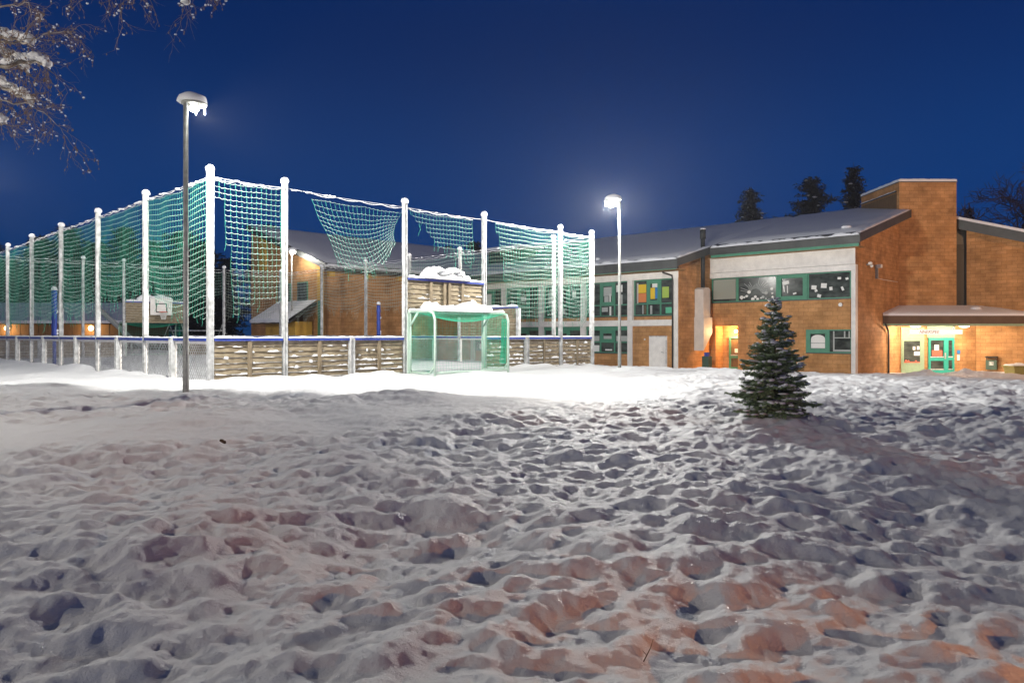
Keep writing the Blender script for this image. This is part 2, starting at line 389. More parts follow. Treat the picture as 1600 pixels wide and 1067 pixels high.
    if raised:
        a, b, zb, = raised[:3]; zt2 = raised[4] if len(raised) > 4 else 3.05
        m = MB(P); zc = zt2-.07; sn = MB(P); k = 0
        while zc > zb:
            m.prism([(-.03, zc-.138), (.03, zc-.135), (.0, zc), (-.04, zc)], 0, a+.09, b-.09)
            if k in (3, 4, 6): sn.ridge([(x, .02, zc-.002) for x in frange(a+.1, b-.1, .04)], .03, .07, seed+k*3, .12)
            zc -= .148; k += 1
        bo = m.build('raised_board', 'wood', t); sn.build('ledge_snow', 'snow', bo)
        for f in (.30, .47, .53, .70):
            x = a+(b-a)*f; m = MB(P); m.box(x-.05, x+.05, .035, .075, zb, zt2-.07); m.build('batten', 'wood2', t)
        m = MB(P); m.box(a+.09, b-.09, -.05, .10, zt2-.065, zt2); ro = m.build('raised_rail', 'blue', t)
        sn = MB(P); sn.ridge([(x, .02, zt2) for x in frange(a+.1, b-.1, .05)], .12, .13, seed+4)
        if zt2 > 3:
            c = (a+b)/2-.1
            sn.ridge([(x, .02, zt2+.02) for x in frange(c-1., c+1.1, .06)], .20, .27, seed+9)
            for k in range(6): sn.blob((c-.6+k*.24, .02, zt2+.27+.05*math.sin(k*2)), .26, .21, .13, 12, 7, .35, 2.5, -.6, k)
        sn.build('rail_snow', 'snow', ro)
        if zt2 < 3:
            for s in (a, b):
                m = MB(P); m.box(s-.08, s+.08, -.08, .08, -.3, zt2-.07); m.build('raised_post', 'postwhite', t)
    return t
Pf = lambda p: UV((p[0], -p[1], p[2]))
Pl = lambda p: UV((-p[1], p[0], p[2]))
Pr = lambda p: UV((W_+p[1], p[0], p[2]))
Pe = lambda p: UV((p[0], L_+p[1], p[2]))
TF = [0, 2.1, 6.3, 9.84, 14.06, 16.1]; TL = [4.57*i for i in range(1, 6)]; TR = [2.1, 8.3, 12.4, 16.5, 21.3]; TE = [0, 4.2, 6.3, 9.84, 12.2, 16.1]
make_fence('court_fence', 'weathered plank ball court fence with snowy ledges and blue rail, nearest the camera', Pf, W_, TF, [4.25, 12.0], 'planks', UV((8, 0, 0)), (6.3, 9.84, 1.95, (6.3, 9.84), 3.1), 1)
make_fence('court_fence', 'white posted ball court fence with diamond mesh panels, running back along the left side', Pl, -1, TL, [2.28+4.57*i for i in range(6)], 'mesh', UV((0, 12, 0)), None, 2)
make_fence('court_fence', 'mesh ball court fence nearest the school, seen through the front goal', Pr, -1, TR, [5.2, 10.35, 14.4, 18.9, 23.9], 'mesh', UV((W_, 12, 0)), (4.25, 8.3, 1.2, None, 2.55), 3)
make_fence('court_fence', 'far plank end fence of the ball court, behind the basketball hoop', Pe, -1, TE, [2.1, 14.1], 'planks', UV((8, L_, 0)), (6.3, 9.84, 1.95, (6.3, 9.84), 3.2), 4)
# ------------------------------------------------------------------ nets
def make_net(label, P, a, b, bottom, seed, left=None, right=None, warp=None, cell=.15, sag=.16, rt=.0050, rs=.0062, rag=.35, mats=('rope', 'ropesnow'), rope=True, ztop=5.32, shrink=.35, group=None, ropea=None, ropeb=None):
    W = b-a; nx = max(2, int(round(W/cell))); nz = int((ztop-1.0)/cell); rnd = random.Random(seed)
    mid = UV((0, 0, 0)); t = thing('rope_net', label, 'net', P(((a+b)/2, 0, ztop)), group)
    node = {}; cols = []
    for i in range(nx+1):
        s = a+W*i/nx; f = i/nx
        zb = bottom(s)+rag*(mnoise.noise(Vector((s*2.7, seed*3.1, 0)))+.5*mnoise.noise(Vector((s*9, seed, 4)))); n = 0
        for j in range(nz+1):
            z0 = ztop-j*cell
            if z0 < zb: break
            if left and s < left(z0): continue
            if right and s > right(z0): continue
            dep = j/nz
            sc = sum(abs(math.sin(PI*f*k))*w for k, w in ((max(2, round(W/.75)), .035),)) * max(0, 1-j/5)
            z = z0-(sag*(.35+1.3*dep))*4*f*(1-f)+.05*mnoise.noise(Vector((s*.9, z0*.8, seed)))-.5*sc
            x = s+shrink*dep*dep*(.5-f)*.6+.04*mnoise.noise(Vector((s*1.3, z0*1.1, seed+7)))
            o = .22*math.sin(PI*f)*dep+.10*mnoise.noise(Vector((s*.8, z0*.7, seed+13)))
            if warp: x, z, o = warp(f, (ztop-z0)/(ztop-1.0), x, z, o)
            node[(i, j)] = (x, o, z); n = j
    g = MB(P); h = MB(P)
    for i in range(nx+1):
        run = []
        for j in range(nz+2):
            if (i, j) in node: run.append(node[(i, j)])
            else:
                if len(run) > 1: g.tube(run, rt, 3, False)
                elif len(run) == 1: pass
                if run and rnd.random() < .75:      # dangling torn ends
                    p = run[-1]; q = [p]; 
                    for k in range(rnd.randint(1, 4)): p = (p[0]+rnd.uniform(-.04, .04), p[1]+rnd.uniform(-.04, .04), p[2]-rnd.uniform(.05, .13)); q.append(p)
                    g.tube(q, rt*1.15, 3, False)
                run = []
    for j in range(nz+1):
        run = []
        for i in range(nx+2):
            if (i, j) in node:
                p = node[(i, j)]
                if run:
                    q = run[-1]; dd = .018+.012*rnd.random(); run.append(((p[0]+q[0])/2, (p[1]+q[1])/2, (p[2]+q[2])/2-dd))
                run.append(p)
            else:
                if len(run) > 1: h.tube(run, rs, 3, False)
                run = []
    g.build('net_strands', mats[0], t); h.build('snowy_strands', mats[1], t)
    if rope:
        ra, rb = (a if ropea is None else ropea), (b if ropeb is None else ropeb)
        r1 = MB(P); r1.tube([(s, 0, ZT-.13-.03*math.sin(PI*(s-ra)/(rb-ra))) for s in frange(ra, rb, .4)], .007, 4, False)
        k = max(2, round((rb-ra)/.75))
        r1.tube([(s, 0, ztop+.02-.05*abs(math.sin(PI*k*(s-ra)/(rb-ra)))) for s in frange(max(ra, a), min(rb, b), .07)], .0115, 5, False)
        for q in range(int((rb-ra)*2)):
            s = rnd.uniform(ra, rb); r1.blob((s, 0, ZT-.15), .05+.07*rnd.random(), .018, .022, 8, 5)
        r1.build('top_rope', 'snow', t)
    return t
ords = ['first', 'second', 'third', 'fourth', 'fifth', 'sixth']
# left side
lb = [(lambda s: 1.65+.24*s), lambda s: 2.6, lambda s: 2.15, lambda s: 2.1, lambda s: 1.9, lambda s: 1.95]
for k in range(6):
    a = .12+4.57*k; b = min(L_, 4.57*(k+1))-.12
    make_net('green rope net of the left fence, %s bay back from the near corner post' % ords[k], Pl, a, b, lb[k], 20+k, sag=.22, rag=.42, cell=.15, mats=('rope', 'ropesnow'), group='nets along the left fence', ztop=5.32)
# front
make_net('green net left of the front fence, split open beside the near corner post', Pf, .1, 2.0, lambda s: 1.65+.35*s if s < 1.2 else 2.25-.1*(s-1.2), 31, left=lambda z: 0 if z > 4.85 else .33+.05*(4.85-z), sag=.07, rag=.3, group='nets along the front fence', shrink=.1)
g = MB(Pf)
def w2(f, t, x, z, o):
    t2 = min(1, t/.47); f2 = f
    zl = 5.18-1.85*t2; zr = 5.18-1.0*t2**.8
    xl = 2.95+.95*t2; xr = 6.18-.35*t2*(1-t2)*2-.25*t2
    x = xl+(xr-xl)*f2; z = zl+(zr-zl)*f2-.62*math.sin(PI*f2)*t2**.6*(1-.35*f2)
    return x, z+.05*mnoise.noise(Vector((x*2, z*2, 3))), .35*math.sin(PI*f2)*t2+.1*mnoise.noise(Vector((x, z, 9)))
make_net('torn green net bunched towards one post, a wide gap at its left', Pf, 2.95, 6.2, lambda s: 3.2, 33, warp=w2, cell=.155, rag=.35, group='nets along the front fence', ropea=2.2)
make_net('short ragged green net scrap hanging high over the goal wall', Pf, 6.5, 9.3, lambda s: 4.55-.25*(s-6.5) if s > 7.2 else 4.9, 35, left=lambda z: 6.5+1.25*max(0, 5.2-z), sag=.1, rag=.28, group='nets along the front fence', ropea=6.4, ropeb=9.75)
make_net('wide green net right of the front goal, torn away from the post on its left', Pf, 10.45, 13.95, lambda s: 3.0-1.0*min(1, (s-10.45)/1.0), 37, left=lambda z: 10.45+.22*max(0, 4.9-z), sag=.14, rag=.42, group='nets along the front fence', ropea=9.95)
make_net('narrow green net at the right end of the front fence, nearest the tall lamp', Pf, 14.2, 16., lambda s: 2.05, 39, sag=.1, rag=.35, group='nets along the front fence')
# far sides
re_ = [0]+TR+[L_]
rl = ['behind the right front corner', 'above the raised board', 'left of the raised board', 'in front of the brick wall', 'in front of the brick wall corner', 'at the far corner by the yellow shed']
rbm = [2.2, 2.3, 2.9, 2.8, 2.75, 2.6]
for k in range(6):
    a, b = re_[k]+.12, re_[k+1]-.12
    make_net('snowy net on the school side, %s' % rl[k], Pr, a, b, (lambda z: (lambda s: z))(rbm[k]), 50+k, sag=.22, rag=.5, cell=.17, rt=.0055, rs=.0085, mats=(('ropepale' if k > 2 else 'rope'), ('ropepale' if k == 1 else 'ropesnow')), group='nets on the school side', ztop=5.25)
el = ['over the far left corner', 'left of the far goal', 'over the basketball backboard', 'as a rag right of the backboard', 'over the yellow shed roof']
eb = [2.4, 2.5, 3.3, 3.6, 2.5]
for k in range(5):
    a, b = TE[k]+.12, TE[k+1]-.12
    make_net('green net on the far court end, %s' % el[k], Pe, a, b, (lambda z: (lambda s: z))(eb[k]), 60+k, sag=.2, rag=.5, cell=.17, rt=.006, rs=.0085, group='nets on the far end', mats=('rope' if k < 4 else 'ropepale', 'ropesnow'), ztop=5.22)
# ------------------------------------------------------------------ goals
def make_goal(label, P, a, b, snowload, seed, netmat):
    t = thing('football_goal', label, 'goal', P(((a+b)/2, 0, 0)))
    dep = 1.34; r = .042
    for s in (a+.16, b-.12):
        m = MB(P); m.tube([(s, .10, -.1), (s, .10, 2.02)], r, 8)
        m.tube([(s, .10, 2.0), (s, dep-.28, 2.0), (s, dep-.08, 1.93), (s, dep, 1.72), (s, dep, -.1)], r, 8)
        m.tube([(s, .12, 1.55), (s, .5, 1.98)], r*.8, 8)
        m.tube([(s, .12, .04), (s, dep-.25, .04), (s, dep, .3)], r*.8, 8)
        m.build('side_frame', 'goalframe', t)
        c = MB(P); c.ridge([(s, y, 2.03) for y in frange(.05, dep-.2, .06)], .07, .085, seed+s); c.build('frame_snow', 'snow', t)
    m = MB(P); m.box(a+.1, b-.08, .05, .15, 1.95, 2.06); m.build('crossbar', 'goalframe', t)
    for s in (a+.1, b-.1):
        m = MB(P); m.box(s-.05, s+.05, .03, .13, -.1, 1.95); m.build('goal_post', 'goalframe', t)
    m = MB(P); m.tube([(a+.16, dep, .05), (b-.12, dep, .05)], r*.8, 8); m.build('ground_bar', 'goalframe', t)
    n = MB(P); st = .06; rr = .0032
    x0, x1 = a+.16, b-.12
    for s in (x0, x1):      # side nets
        y = .12
        while y < dep:
            top = 1.98 if y < dep-.28 else 1.98-.25*((y-dep+.28)/.28)
            n.tube([(s+.04*math.sin(y*9), y, top), (s+.05*math.sin(y*7+1), y, 1.0), (s, y, .04)], rr, 3, False); y += st
        z = .05
        while z < 1.95:
            n.tube([(s, .12, z), (s+.06*math.sin(z*5), dep*.35, z-.05), (s+.05*math.sin(z*4+2), dep*.7, z-.04), (s, dep, z)], rr, 3, False); z += st
    def roof(f, y):
        return 1.98-.42*4*f*(1-f)*math.sin(PI*min(1, y/dep))**.5*(.35+.65*y/dep)
    k = int((x1-x0)/st)
    for i in range(k+1):
        f = i/k; x = x0+(x1-x0)*f
        n.tube([(x, .12, 1.98)]+[(x, y, roof(f, y)) for y in (.3, .6, .9, 1.15)]+[(x, dep-.02, roof(f, dep)-.02)], rr, 3, False)
        if i % 2 == 0: n.tube([(x, dep-.02, roof(f, dep)-.02), (x+.05*math.sin(i), dep-.08, 1.0), (x, dep-.02, .05)], rr*.8, 3, False)
    y = .14
    while y < dep:
        n.tube([(x0+(x1-x0)*f, y, roof(f, y)) for f in [q/10 for q in range(11)]], rr, 3, False); y += st
    z = .1
    while z < 1.5:
        n.tube([(x0+(x1-x0)*f, dep-.02-.06*math.sin(PI*f), min(z, roof(f, dep))) for f in [q/10 for q in range(11)]], rr*.8, 3, False); z += .085
    if netmat == 'drape':   # gathered net hanging at the rear upright
        for q in range(26):
            yy = dep-.05-.3*random.random(); n.tube([(x1+.02, yy, 1.8), (x1+.05*random.random(), yy-.1*random.random(), 1.1), (x1+.05, yy-.12, .25)], .006, 3, False)
    n.build('goal_net', 'goalnet', t)
    if snowload:
        c = MB(P)
        c.ridge([(x, .24, 2.03) for x in frange(a+.62, b+.0, .05)], .30, .36, seed+3)
        c.build('snow_load', 'snow', t)
    return t
make_goal('green netted handball goal with thick snow roll on its crossbar, nearest goal', Pf, 6.3, 9.84, True, 3, 'drape')
make_goal('distant green netted goal under the basketball hoop', Pe, 6.3, 9.84, False, 5, '')
# basketball hoop
bp0 = UV((8.24, L_-.35, 0))
t = thing('basketball_hoop', 'white basketball backboard with orange rim on the far end wall', 'basketball hoop', bp0)
m = MB(UV); m.box(7.62, 8.86, L_-.40, L_-.36, 2.42, 3.42); bb = m.build('backboard', 'white', t)
m = MB(UV)
for (x0, x1, z0, z1) in ((7.92, 8.56, 3.06, 3.11), (7.92, 8.56, 2.58, 2.63), (7.92, 7.97, 2.63, 3.06), (8.51, 8.56, 2.63, 3.06)): m.box(x0, x1, L_-.404, L_-.400, z0, z1)
m.build('target_frame', 'black', bb)
m = MB(UV); m.ridge([(x, L_-.38, 3.42) for x in frange(7.62, 8.86, .05)], .05, .07, 3); m.build('snow_cap', 'snow', bb)
m = MB(UV); m.tube([(8.24+.225*math.cos(q*PI/10), L_-.70+.225*math.sin(q*PI/10), 2.60) for q in range(21)], .018, 6, False); m.box(8.18, 8.30, L_-.47, L_-.40, 2.54, 2.62); m.build('rim', 'orange', t)
m = MB(UV)
for q in range(14):
    a0 = q*2*PI/14
    for sg in (1, -1):
        m.tube([(8.24+.22*math.cos(a0), L_-.70+.22*math.sin(a0), 2.6), (8.24+.17*math.cos(a0+sg*.25), L_-.7+.17*math.sin(a0+sg*.25), 2.4), (8.24+.11*math.cos(a0+sg*.5), L_-.7+.11*math.sin(a0+sg*.5), 2.15)], .008, 3, False)
m.build('basket_net', 'paper', t)
m = MB(UV); m.box(7.9, 7.98, L_-.36, L_-.05, 2.5, 2.58); m.box(8.5, 8.58, L_-.36, L_-.05, 2.5, 2.58); m.build('bracket', 'steel', t)
# blue padded poles
def blue_pole(label, u, v, h):
    p = UV((u, v, 0)); t = thing('blue_pole', label, 'pole', (p[0], p[1], G(p[0], p[1])))
    m = MB(UV); m.tube([(u, v, -.2), (u, v, 1.25)], .07, 10); m.build('pole', 'blue', t)
    m = MB(UV); pts = [(u, v, 1.2+.1*i) for i in range(int((h-1.2)/.1)+1)]
    m.tube(pts, [.105+.008*math.sin(i*1.9) for i in range(len(pts))], 10); m.build('padding', 'blue', t)
    m = MB(UV); m.blob((u, v, h+.05), .12, .12, .11, 12, 7, .2, 2, -.5, 2)
    for z in (1.3, 1.42, 2.2): m.blob((u+.09, v-.05, z), .05, .05, .06, 8, 5, .3, 2)
    m.build('snow_cap', 'snow', t)
blue_pole('blue padded pole standing at the left mesh fence', .28, 15.9, 3.1)
blue_pole('blue padded pole in front of the brick wall at the school side', W_-.3, 14.8, 2.95)
# ------------------------------------------------------------------ street lamps
COLD = (1., .97, .90); WARM = (1., .60, .26)
def street_lamp(label, X, Y, h, hx, hy, group=None, globe=.10, head=True):
    z0 = G(X, Y); t = thing('street_lamp', label, 'street lamp', (X, Y, z0), group)
    m = MB(); m.tube([(X, Y, z0-.3), (X, Y, z0+1.1), (X, Y, z0+1.15), (X, Y, h)], [.066, .064, .055, .05], 12); m.box(X-.03, X+.03, Y-.072, Y-.05, z0+.6, z0+.95)
    m.build('pole', 'steel', t)
    d = Vector((hx, hy, 0)); L = d.length; d = d/max(L, 1e-6)
    m = MB(); m.tube([(X, Y, h-.04), (X+hx, Y+hy, h+.02)], .035, 8)
    c = (X+hx, Y+hy, h)
    pts = []
    m.blob((c[0], c[1], h+.04), .27, .27, .075, 20, 7, 0, 1, -.35)
    m.build('lamp_head', 'steel', t)
    g = MB(); g.blob((c[0], c[1], h-.06), globe, globe, globe*.8, 14, 8, 0); g.build('lamp_glass', 'lampcold', t)
    s = MB(); s.blob((c[0]-hx*.25, c[1]-hy*.25, h+.10), .31, .29, .17, 18, 9, .12, 1.8, -.25, X); s.build('snow_cap', 'snow', t)
    ic = MB()
    for k in range(5):
        a = k*1.3+X; r = .22; l = .08+.10*abs(math.sin(k*2.3+X)); p = (c[0]+r*math.cos(a), c[1]+r*math.sin(a), h)
        ic.tube([p, (p[0], p[1], h-l*.6), (p[0], p[1], h-l)], [.018, .011, .002], 6)
    ic.build('icicles', 'ice', t)
    return t, c
P_R, P_L1, P_L2, P_F = 20000, 7200, 5000, 900
t, c = street_lamp('tall street lamp nearest the camera, left of the ball court corner, its head turned away', -7.08, 15.6, 6.26, .12, .14)
light('lamp_light', 'SPOT', (c[0]+.02, c[1]+.05, 6.08), P_L1, COLD, .08, t, batwing=.35, direction=(.257, .966, -.0), spot=180, blend=.12)
t, c = street_lamp('glaring street lamp on a slim pole between the ball court and the school', 3.95, 26.4, 6.13, -.30, .05, globe=.17)
light('lamp_light', 'POINT', (c[0], c[1], 5.97), P_R, COLD, .14, t, batwing=.16)
t, c = street_lamp('distant street lamp lighting the gable, beyond the far corner of the court', -15.2, 49.6, 7.0, .1, -.12, globe=.18)
light('lamp_light', 'POINT', (c[0], c[1]-.1, 6.85), P_F, COLD, .14, t, batwing=.3)
t, c = street_lamp('street lamp left of the ball court, at the left edge of the picture', -22.4, 30., 8.1, .2, -.2, globe=.2)
light('lamp_light', 'POINT', (c[0], c[1], 7.9), P_L2, COLD, .14, t, batwing=.2)
# sodium lamps of the road behind and right of the camera
light('road_lamp_light', 'SPOT', (9.5, -6.5, 2.6), 5200, (1., .36, .07), .10, direction=(2.7-9.5, 3.9+6.5, -2.6), spot=33, blend=1.)
light('yard_lamp_light', 'POINT', (-15., 3., 6.6), 3500, (1., .90, .74), .15)
light('road_lamp_light', 'POINT', (40., 27., 8.), 7500, (1., .56, .26), .3)
# ------------------------------------------------------------------ school building
B = thing('school_building', 'orange block school with green windows, snowy pitched roofs and a tall square tower', 'school', UV((40, 10, 0)))
def part(mb, name, m, parent=B, **k): return mb.build(name, m, parent, **k)
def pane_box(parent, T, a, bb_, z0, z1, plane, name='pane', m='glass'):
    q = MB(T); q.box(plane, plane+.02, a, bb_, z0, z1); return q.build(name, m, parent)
UF, UA, VG = 31.95, 36.0, 24.75
# --- W2 classroom wing, facade u=31.95
w = MB(UV)
w.box(UF+.34, UF+.7, 5.4, VG, -2, 5.6); part(w, 'wall', 'brick')
w = MB(UV); w.box(UF+.05, UF+.34, 5.45, 9.0, -2, 1.82); part(w, 'wall', 'brick')
pill = [5.62, 9.08, 13.1, 17.07, 21.0, 24.6]
for v in pill:
    q = MB(UV); q.box(UF, UF+.36, v-.2, v+.2, -2, 4.86); part(q, 'pillar', 'white')
q = MB(UV); q.box(UF-.01, UF+.36, 5.4, VG, 4.86, 5.28); part(q, 'beam', 'white')
q = MB(UV); q.box(UF-.015, UF+.36, 5.42, VG, 1.83, 2.22); part(q, 'floor_band', 'white')
q = MB(UV); q.box(UF-.06, UF+.36, 5.2, VG, 5.28, 5.33); q.box(UF-.95, UF+.3, 5.0, VG, 5.33, 5.36); part(q, 'soffit', 'soffit')
q = MB(UV); q.box(30.97, 31.0, 4.95, VG-1, 5.31, 5.50); part(q, 'eave_trim', 'green')
q = MB(UV); q.box(30.93, 30.99, 4.90, VG-1, 5.50, 5.93); q.box(30.95, 31.1, 4.9, VG-1, 5.35, 5.5); part(q, 'fascia', 'fascia')
def cards(parent, T, plane, lst):
    for (a, b, z0, z1, m) in lst:
        q = MB(T); q.box(plane-.012, plane-.002, a, b, z0, z1); q.build('card', m, parent)
def class_window(va, vb, z0, z1, cardset, T=UV, u=None, tfrac=.33):
    """three lights with a thick opening sash in the middle, narrow lights below"""
    u = (UF+.25) if u is None else u
    W = vb-va; m = MB(T); f = .07; x1, x2 = va+W*.335, va+W*.665; zt = z0+(z1-z0)*tfrac
    m.box(u-.03, u+.05, va, vb, z0, z0+f); m.box(u-.03, u+.05, va, vb, z1-f, z1)
    m.box(u-.03, u+.05, va, va+f, z0+f, z1-f); m.box(u-.03, u+.05, vb-f, vb, z0+f, z1-f)
    for x in (x1, x2): m.box(u-.025, u+.05, x-.05, x+.05, z0+f, z1-f)
    for a, b in ((va+f, x1-.05), (x1+.05, x2-.05), (x2+.05, vb-f)): m.box(u-.022, u+.05, a, b, zt-.04, zt+.04)
    a, b = x1+.05, x2-.05
    m.box(u-.05, u+.04, a, a+.17, zt+.04, z1-f); m.box(u-.05, u+.04, b-.17, b, zt+.04, z1-f); m.box(u-.05, u+.04, a+.17, b-.17, zt+.04, zt+.22); m.box(u-.05, u+.04, a+.17, b-.17, z1-f-.2, z1-f)
    o = part(m, 'window', 'green')
    pane_box(o, T, va+.02, vb-.02, z0+.02, z1-.02, u+.03)
    q = MB(T); q.box(u-.09, u-.031, va, vb, z0-.05, z0+.015); q.build('sill', 'fascia', o)
    cards(o, T, u+.03, [(vb-W*c[1], vb-W*c[0], z0+(z1-z0)*c[2], z0+(z1-z0)*c[3], c[4]) for c in cardset])
    return o
cs = [
 [(.06, .10, .35, .92, 'greypaper'), (.08, .30, .64, .88, 'pyellow'), (.08, .30, .38, .63, 'porange'), (.45, .59, .78, .92, 'paper'), (.40, .52, .46, .77, 'pyellow'), (.525, .61, .47, .77, 'pblue'), (.70, .86, .48, .78, 'plime'), (.78, .96, .06, .22, 'pgreen'), (.20, .23, .05, .30, 'greypaper'), (.40, .45, .04, .28, 'greypaper'), (.25, .29, .05, .29, 'brown')],
 [(.40, .60, .60, .86, 'greypaper'), (.42, .52, .40, .59, 'greypaper'), (.54, .57, .40, .66, 'paper'), (.70, .84, .70, .90, 'paper'), (.05, .09, .62, .66, 'porange'), (.36, .50, .14, .27, 'greypaper'), (.54, .58, .03, .29, 'paper'), (.80, .84, .34, .62, 'greypaper'), (.02, .1, .12, .26, 'greypaper')],
 [(.42, .5, .5, .88, 'greypaper'), (.74, .83, .6, .8, 'paper'), (.44, .55, .1, .24, 'greypaper'), (.1, .2, .4, .85, 'greypaper')],
 [(.12, .2, .3, .6, 'greypaper'), (.42, .57, .55, .7, 'paper')],
 [(.40, .60, .45, .85, 'paper')]]
for k in range(5):
    va, vb = pill[k]+.2, pill[k+1]-.2
    class_window(va, vb, 2.5, 4.86, cs[k])
    q = MB(UV); q.box(UF+.2, UF+.34, va, vb, 2.22, 2.5); part(q, 'wall', 'brick')
    if k:
        class_window(va, vb, .0, 1.62, [(.05, .3, .5, .72, 'greypaper'), (.4, .62, .5, .72, 'greypaper'), (.70, .95, .5, .72, 'greypaper'), (.12, .3, .05, .32, 'paper'), (.44, .6, .1, .16, 'paper')], tfrac=.46)
        q = MB(UV); q.box(UF+.19, UF+.34, va, vb, 1.62, 1.83); part(q, 'header_panel', 'green')
        q = MB(UV); q.box(UF+.2, UF+.34, va, vb, -2, -.05); part(q, 'wall', 'brick')
# white service door
q = MB(UV); q.box(UF+.0, UF+.05, 6.23, 7.57, -1.5, 1.17); d = part(q, 'door', 'white', label='plain white service door')
q = MB(UV); q.box(UF-.015, UF, 6.23, 7.57, 1.12, 1.175); q.box(UF-.02, UF, 6.25, 6.3, -.6, .9); q.build('door_frame', 'postwhite', d)
q = MB(UV); q.tube([(UF-.04, 6.42, .1), (UF-.04, 6.62, .14)], .02, 6); q.build('handle', 'steel', d)
q = MB(UV); q.blob((UF, 7.9, .95), .06, .06, .06, 8, 6); part(q, 'wall_light', 'paper')
q = MB(UV); q.tube([(UF-.5, 6.25, 5.22), (UF-.12, 5.78, 5.0), (UF-.12, 5.74, 4.7), (UF-.12, 5.74, -1.2)], .055, 8); part(q, 'downpipe', 'dark')
# --- return wall v=5.4 and upper facade u=36
q = MB(UV); q.prism([(UF+.02, -2), (36.3, -2), (36.3, 6.98), (UF+.02, 5.9)], 1, 5.38, 5.7); part(q, 'wall', 'brick')
def roofz(u): return 5.98+.26*(u-30.95)
q = MB(UV); q.prism([(30.93, roofz(30.93)-.5), (35.2, roofz(35.2)-.5), (35.2, roofz(35.2)-.02), (30.93, roofz(30.93)-.02)], 1, 4.84, 4.895); part(q, 'verge_board', 'fascia')
fa = MB(UV)
fa.box(UA, UA+.3, -3.9, 3.41, -2.2, 3.36); fa.box(UA, UA+.3, 3.41, 5.375, 1.83, 3.36); fa.box(UA+1.0, UA+1.2, 3.0, 5.5, -2.2, 2.2); fa.box(UA+.3, UA+1.0, 3.2, 3.41, -2.2, 2.2); fa.box(UA, UA+1.1, 5.0, 5.375, -2.2, 1.825)
fa.box(UA+.3, UA+1.0, 3.42, 4.9, 1.84, 2.1); fa.box(UA+.3, UA+.6, -3.9, 5.375, 3.3, 7)
part(fa, 'wall', 'brick')
q = MB(UV); q.box(UA-.10, UA+.3, -3.93, -3.69, -2.2, 5.0); q.box(UA-.10, UA+.3, -3.93, 5.37, 5.0, 5.35); part(q, 'white_surround', 'white')
q = MB(UV); q.box(UA-.07, UA+.3, -3.9, 5.37, 5.37, 6.36); 
for k in range(1, 8): q.box(UA-.075, UA-.07, -3.9, 5.3, 5.37+k*.125, 5.376+k*.125)
part(q, 'upper_cladding', 'white')
q = MB(UV); q.box(35.0, UA+.2, -4.4, 5.0, 6.30, 6.34); part(q, 'soffit', 'soffit')
q = MB(UV); q.box(34.98, 35.01, -4.42, 4.8, 6.28, 6.45); part(q, 'eave_trim', 'green')
q = MB(UV); q.box(34.93, 34.99, -4.46, 4.83, 6.45, 6.92); q.box(35.0, 35.3, -4.4, 4.8, 6.34, 6.5)
for k in range(1, 6): q.box(34.925, 34.93, -4.4+k*1.55, -4.385+k*1.55, 6.45, 6.92)
part(q, 'fascia', 'fascia')
q = MB(UV); q.box(UA-.05, UA+.05, -3.69, 5.26, 3.34, 3.40); part(q, 'sill', 'fascia')
# strip of upper windows on facade A
div = [-3.69, -1.13, .75, 3.43, 5.26]
for k in range(4):
    a, b = div[k], div[k+1]; m = MB(UV); f = .06 if k != 1 else .24; z0, z1 = 3.40, 4.98; pr = .05 if k != 1 else .09
    m.box(UA-pr, UA+.0, a, b, z0, z0+f); m.box(UA-pr, UA, a, b, z1-f, z1); m.box(UA-pr, UA, a, a+f+.03, z0+f, z1-f); m.box(UA-pr, UA, b-f-.03, b, z0+f, z1-f)
    o = part(m, 'window', 'green'); pane_box(o, UV, a+.03, b-.03, z0+.02, z1-.02, UA-.02)
    rnd = random.Random(k+3); pl = UA-.02
    if k == 3: cards(o, UV, pl, [(a+.12, b-.12, z0+.2, z1-.08, 'blind')])
    if k == 2:
        for i in range(20):
            y = rnd.uniform(a+.3, b-.25); z = z0+.12+abs(rnd.gauss(0, .27)); r = rnd.uniform(.05, .13)
            q = MB(UV); q.prism([(y+r*math.cos(s*.7+i), min(z1-.1, max(z0+.08, z+r*.9*math.sin(s*.7+i)))) for s in range(9)], 0, pl-.012-.0005*i, pl-.004); q.build('card', 'paper' if i % 3 else 'greypaper', o)
        for i in range(16):
            aa = .25+2.6*i/15; L = rnd.uniform(.5, 1.); q = MB(UV); c0 = ((a+b)/2+.1, z0+.5)
            p1 = (c0[0]+.35*math.cos(aa), c0[1]+.3*math.sin(aa)); p2 = (min(b-.1, max(a+.12, c0[0]+1.2*L*math.cos(aa))), min(z1-.1, c0[1]+1.05*L*math.sin(aa))); n = (-math.sin(aa)*.014, math.cos(aa)*.014)
            q.prism([(p1[0]+n[0], p1[1]+n[1]), (p1[0]-n[0], p1[1]-n[1]), (p2[0]-n[0], p2[1]-n[1]), (p2[0]+n[0], p2[1]+n[1])], 0, pl-.004, pl-.002); q.build('paper_strip', 'greypaper', o)
    if k in (0, 1):
        for (fy, fz, w_, h_) in (((.10, .72, .16, .13), (.27, .75, .2, .14), (.46, .38, .18, .2), (.62, .5, .34, .28), (.85, .45, .3, .24), (.80, .32, .16, .14), (.2, .36, .13, .24), (.73, .12, .22, .18)) if k == 0 else ((.72, .68, .42, .22), (.78, .45, .07, .4), (.66, .42, .06, .45), (.42, .25, .22, .1))):
            y = a+(b-a)*fy; z = z0+(z1-z0)*fz; an = rnd.uniform(-.4, .4) if w_ > .1 else rnd.uniform(-.15, .15); ca, sa = math.cos(an), math.sin(an)
            q = MB(UV); q.prism([(y+dx*ca-dz*sa, z+dx*sa+dz*ca) for dx, dz in ((-w_/2, -h_/2), (w_/2, -h_/2), (w_/2, h_/2), (-w_/2, h_/2))], 0, pl-.012, pl-.004); q.build('card', 'paper', o)
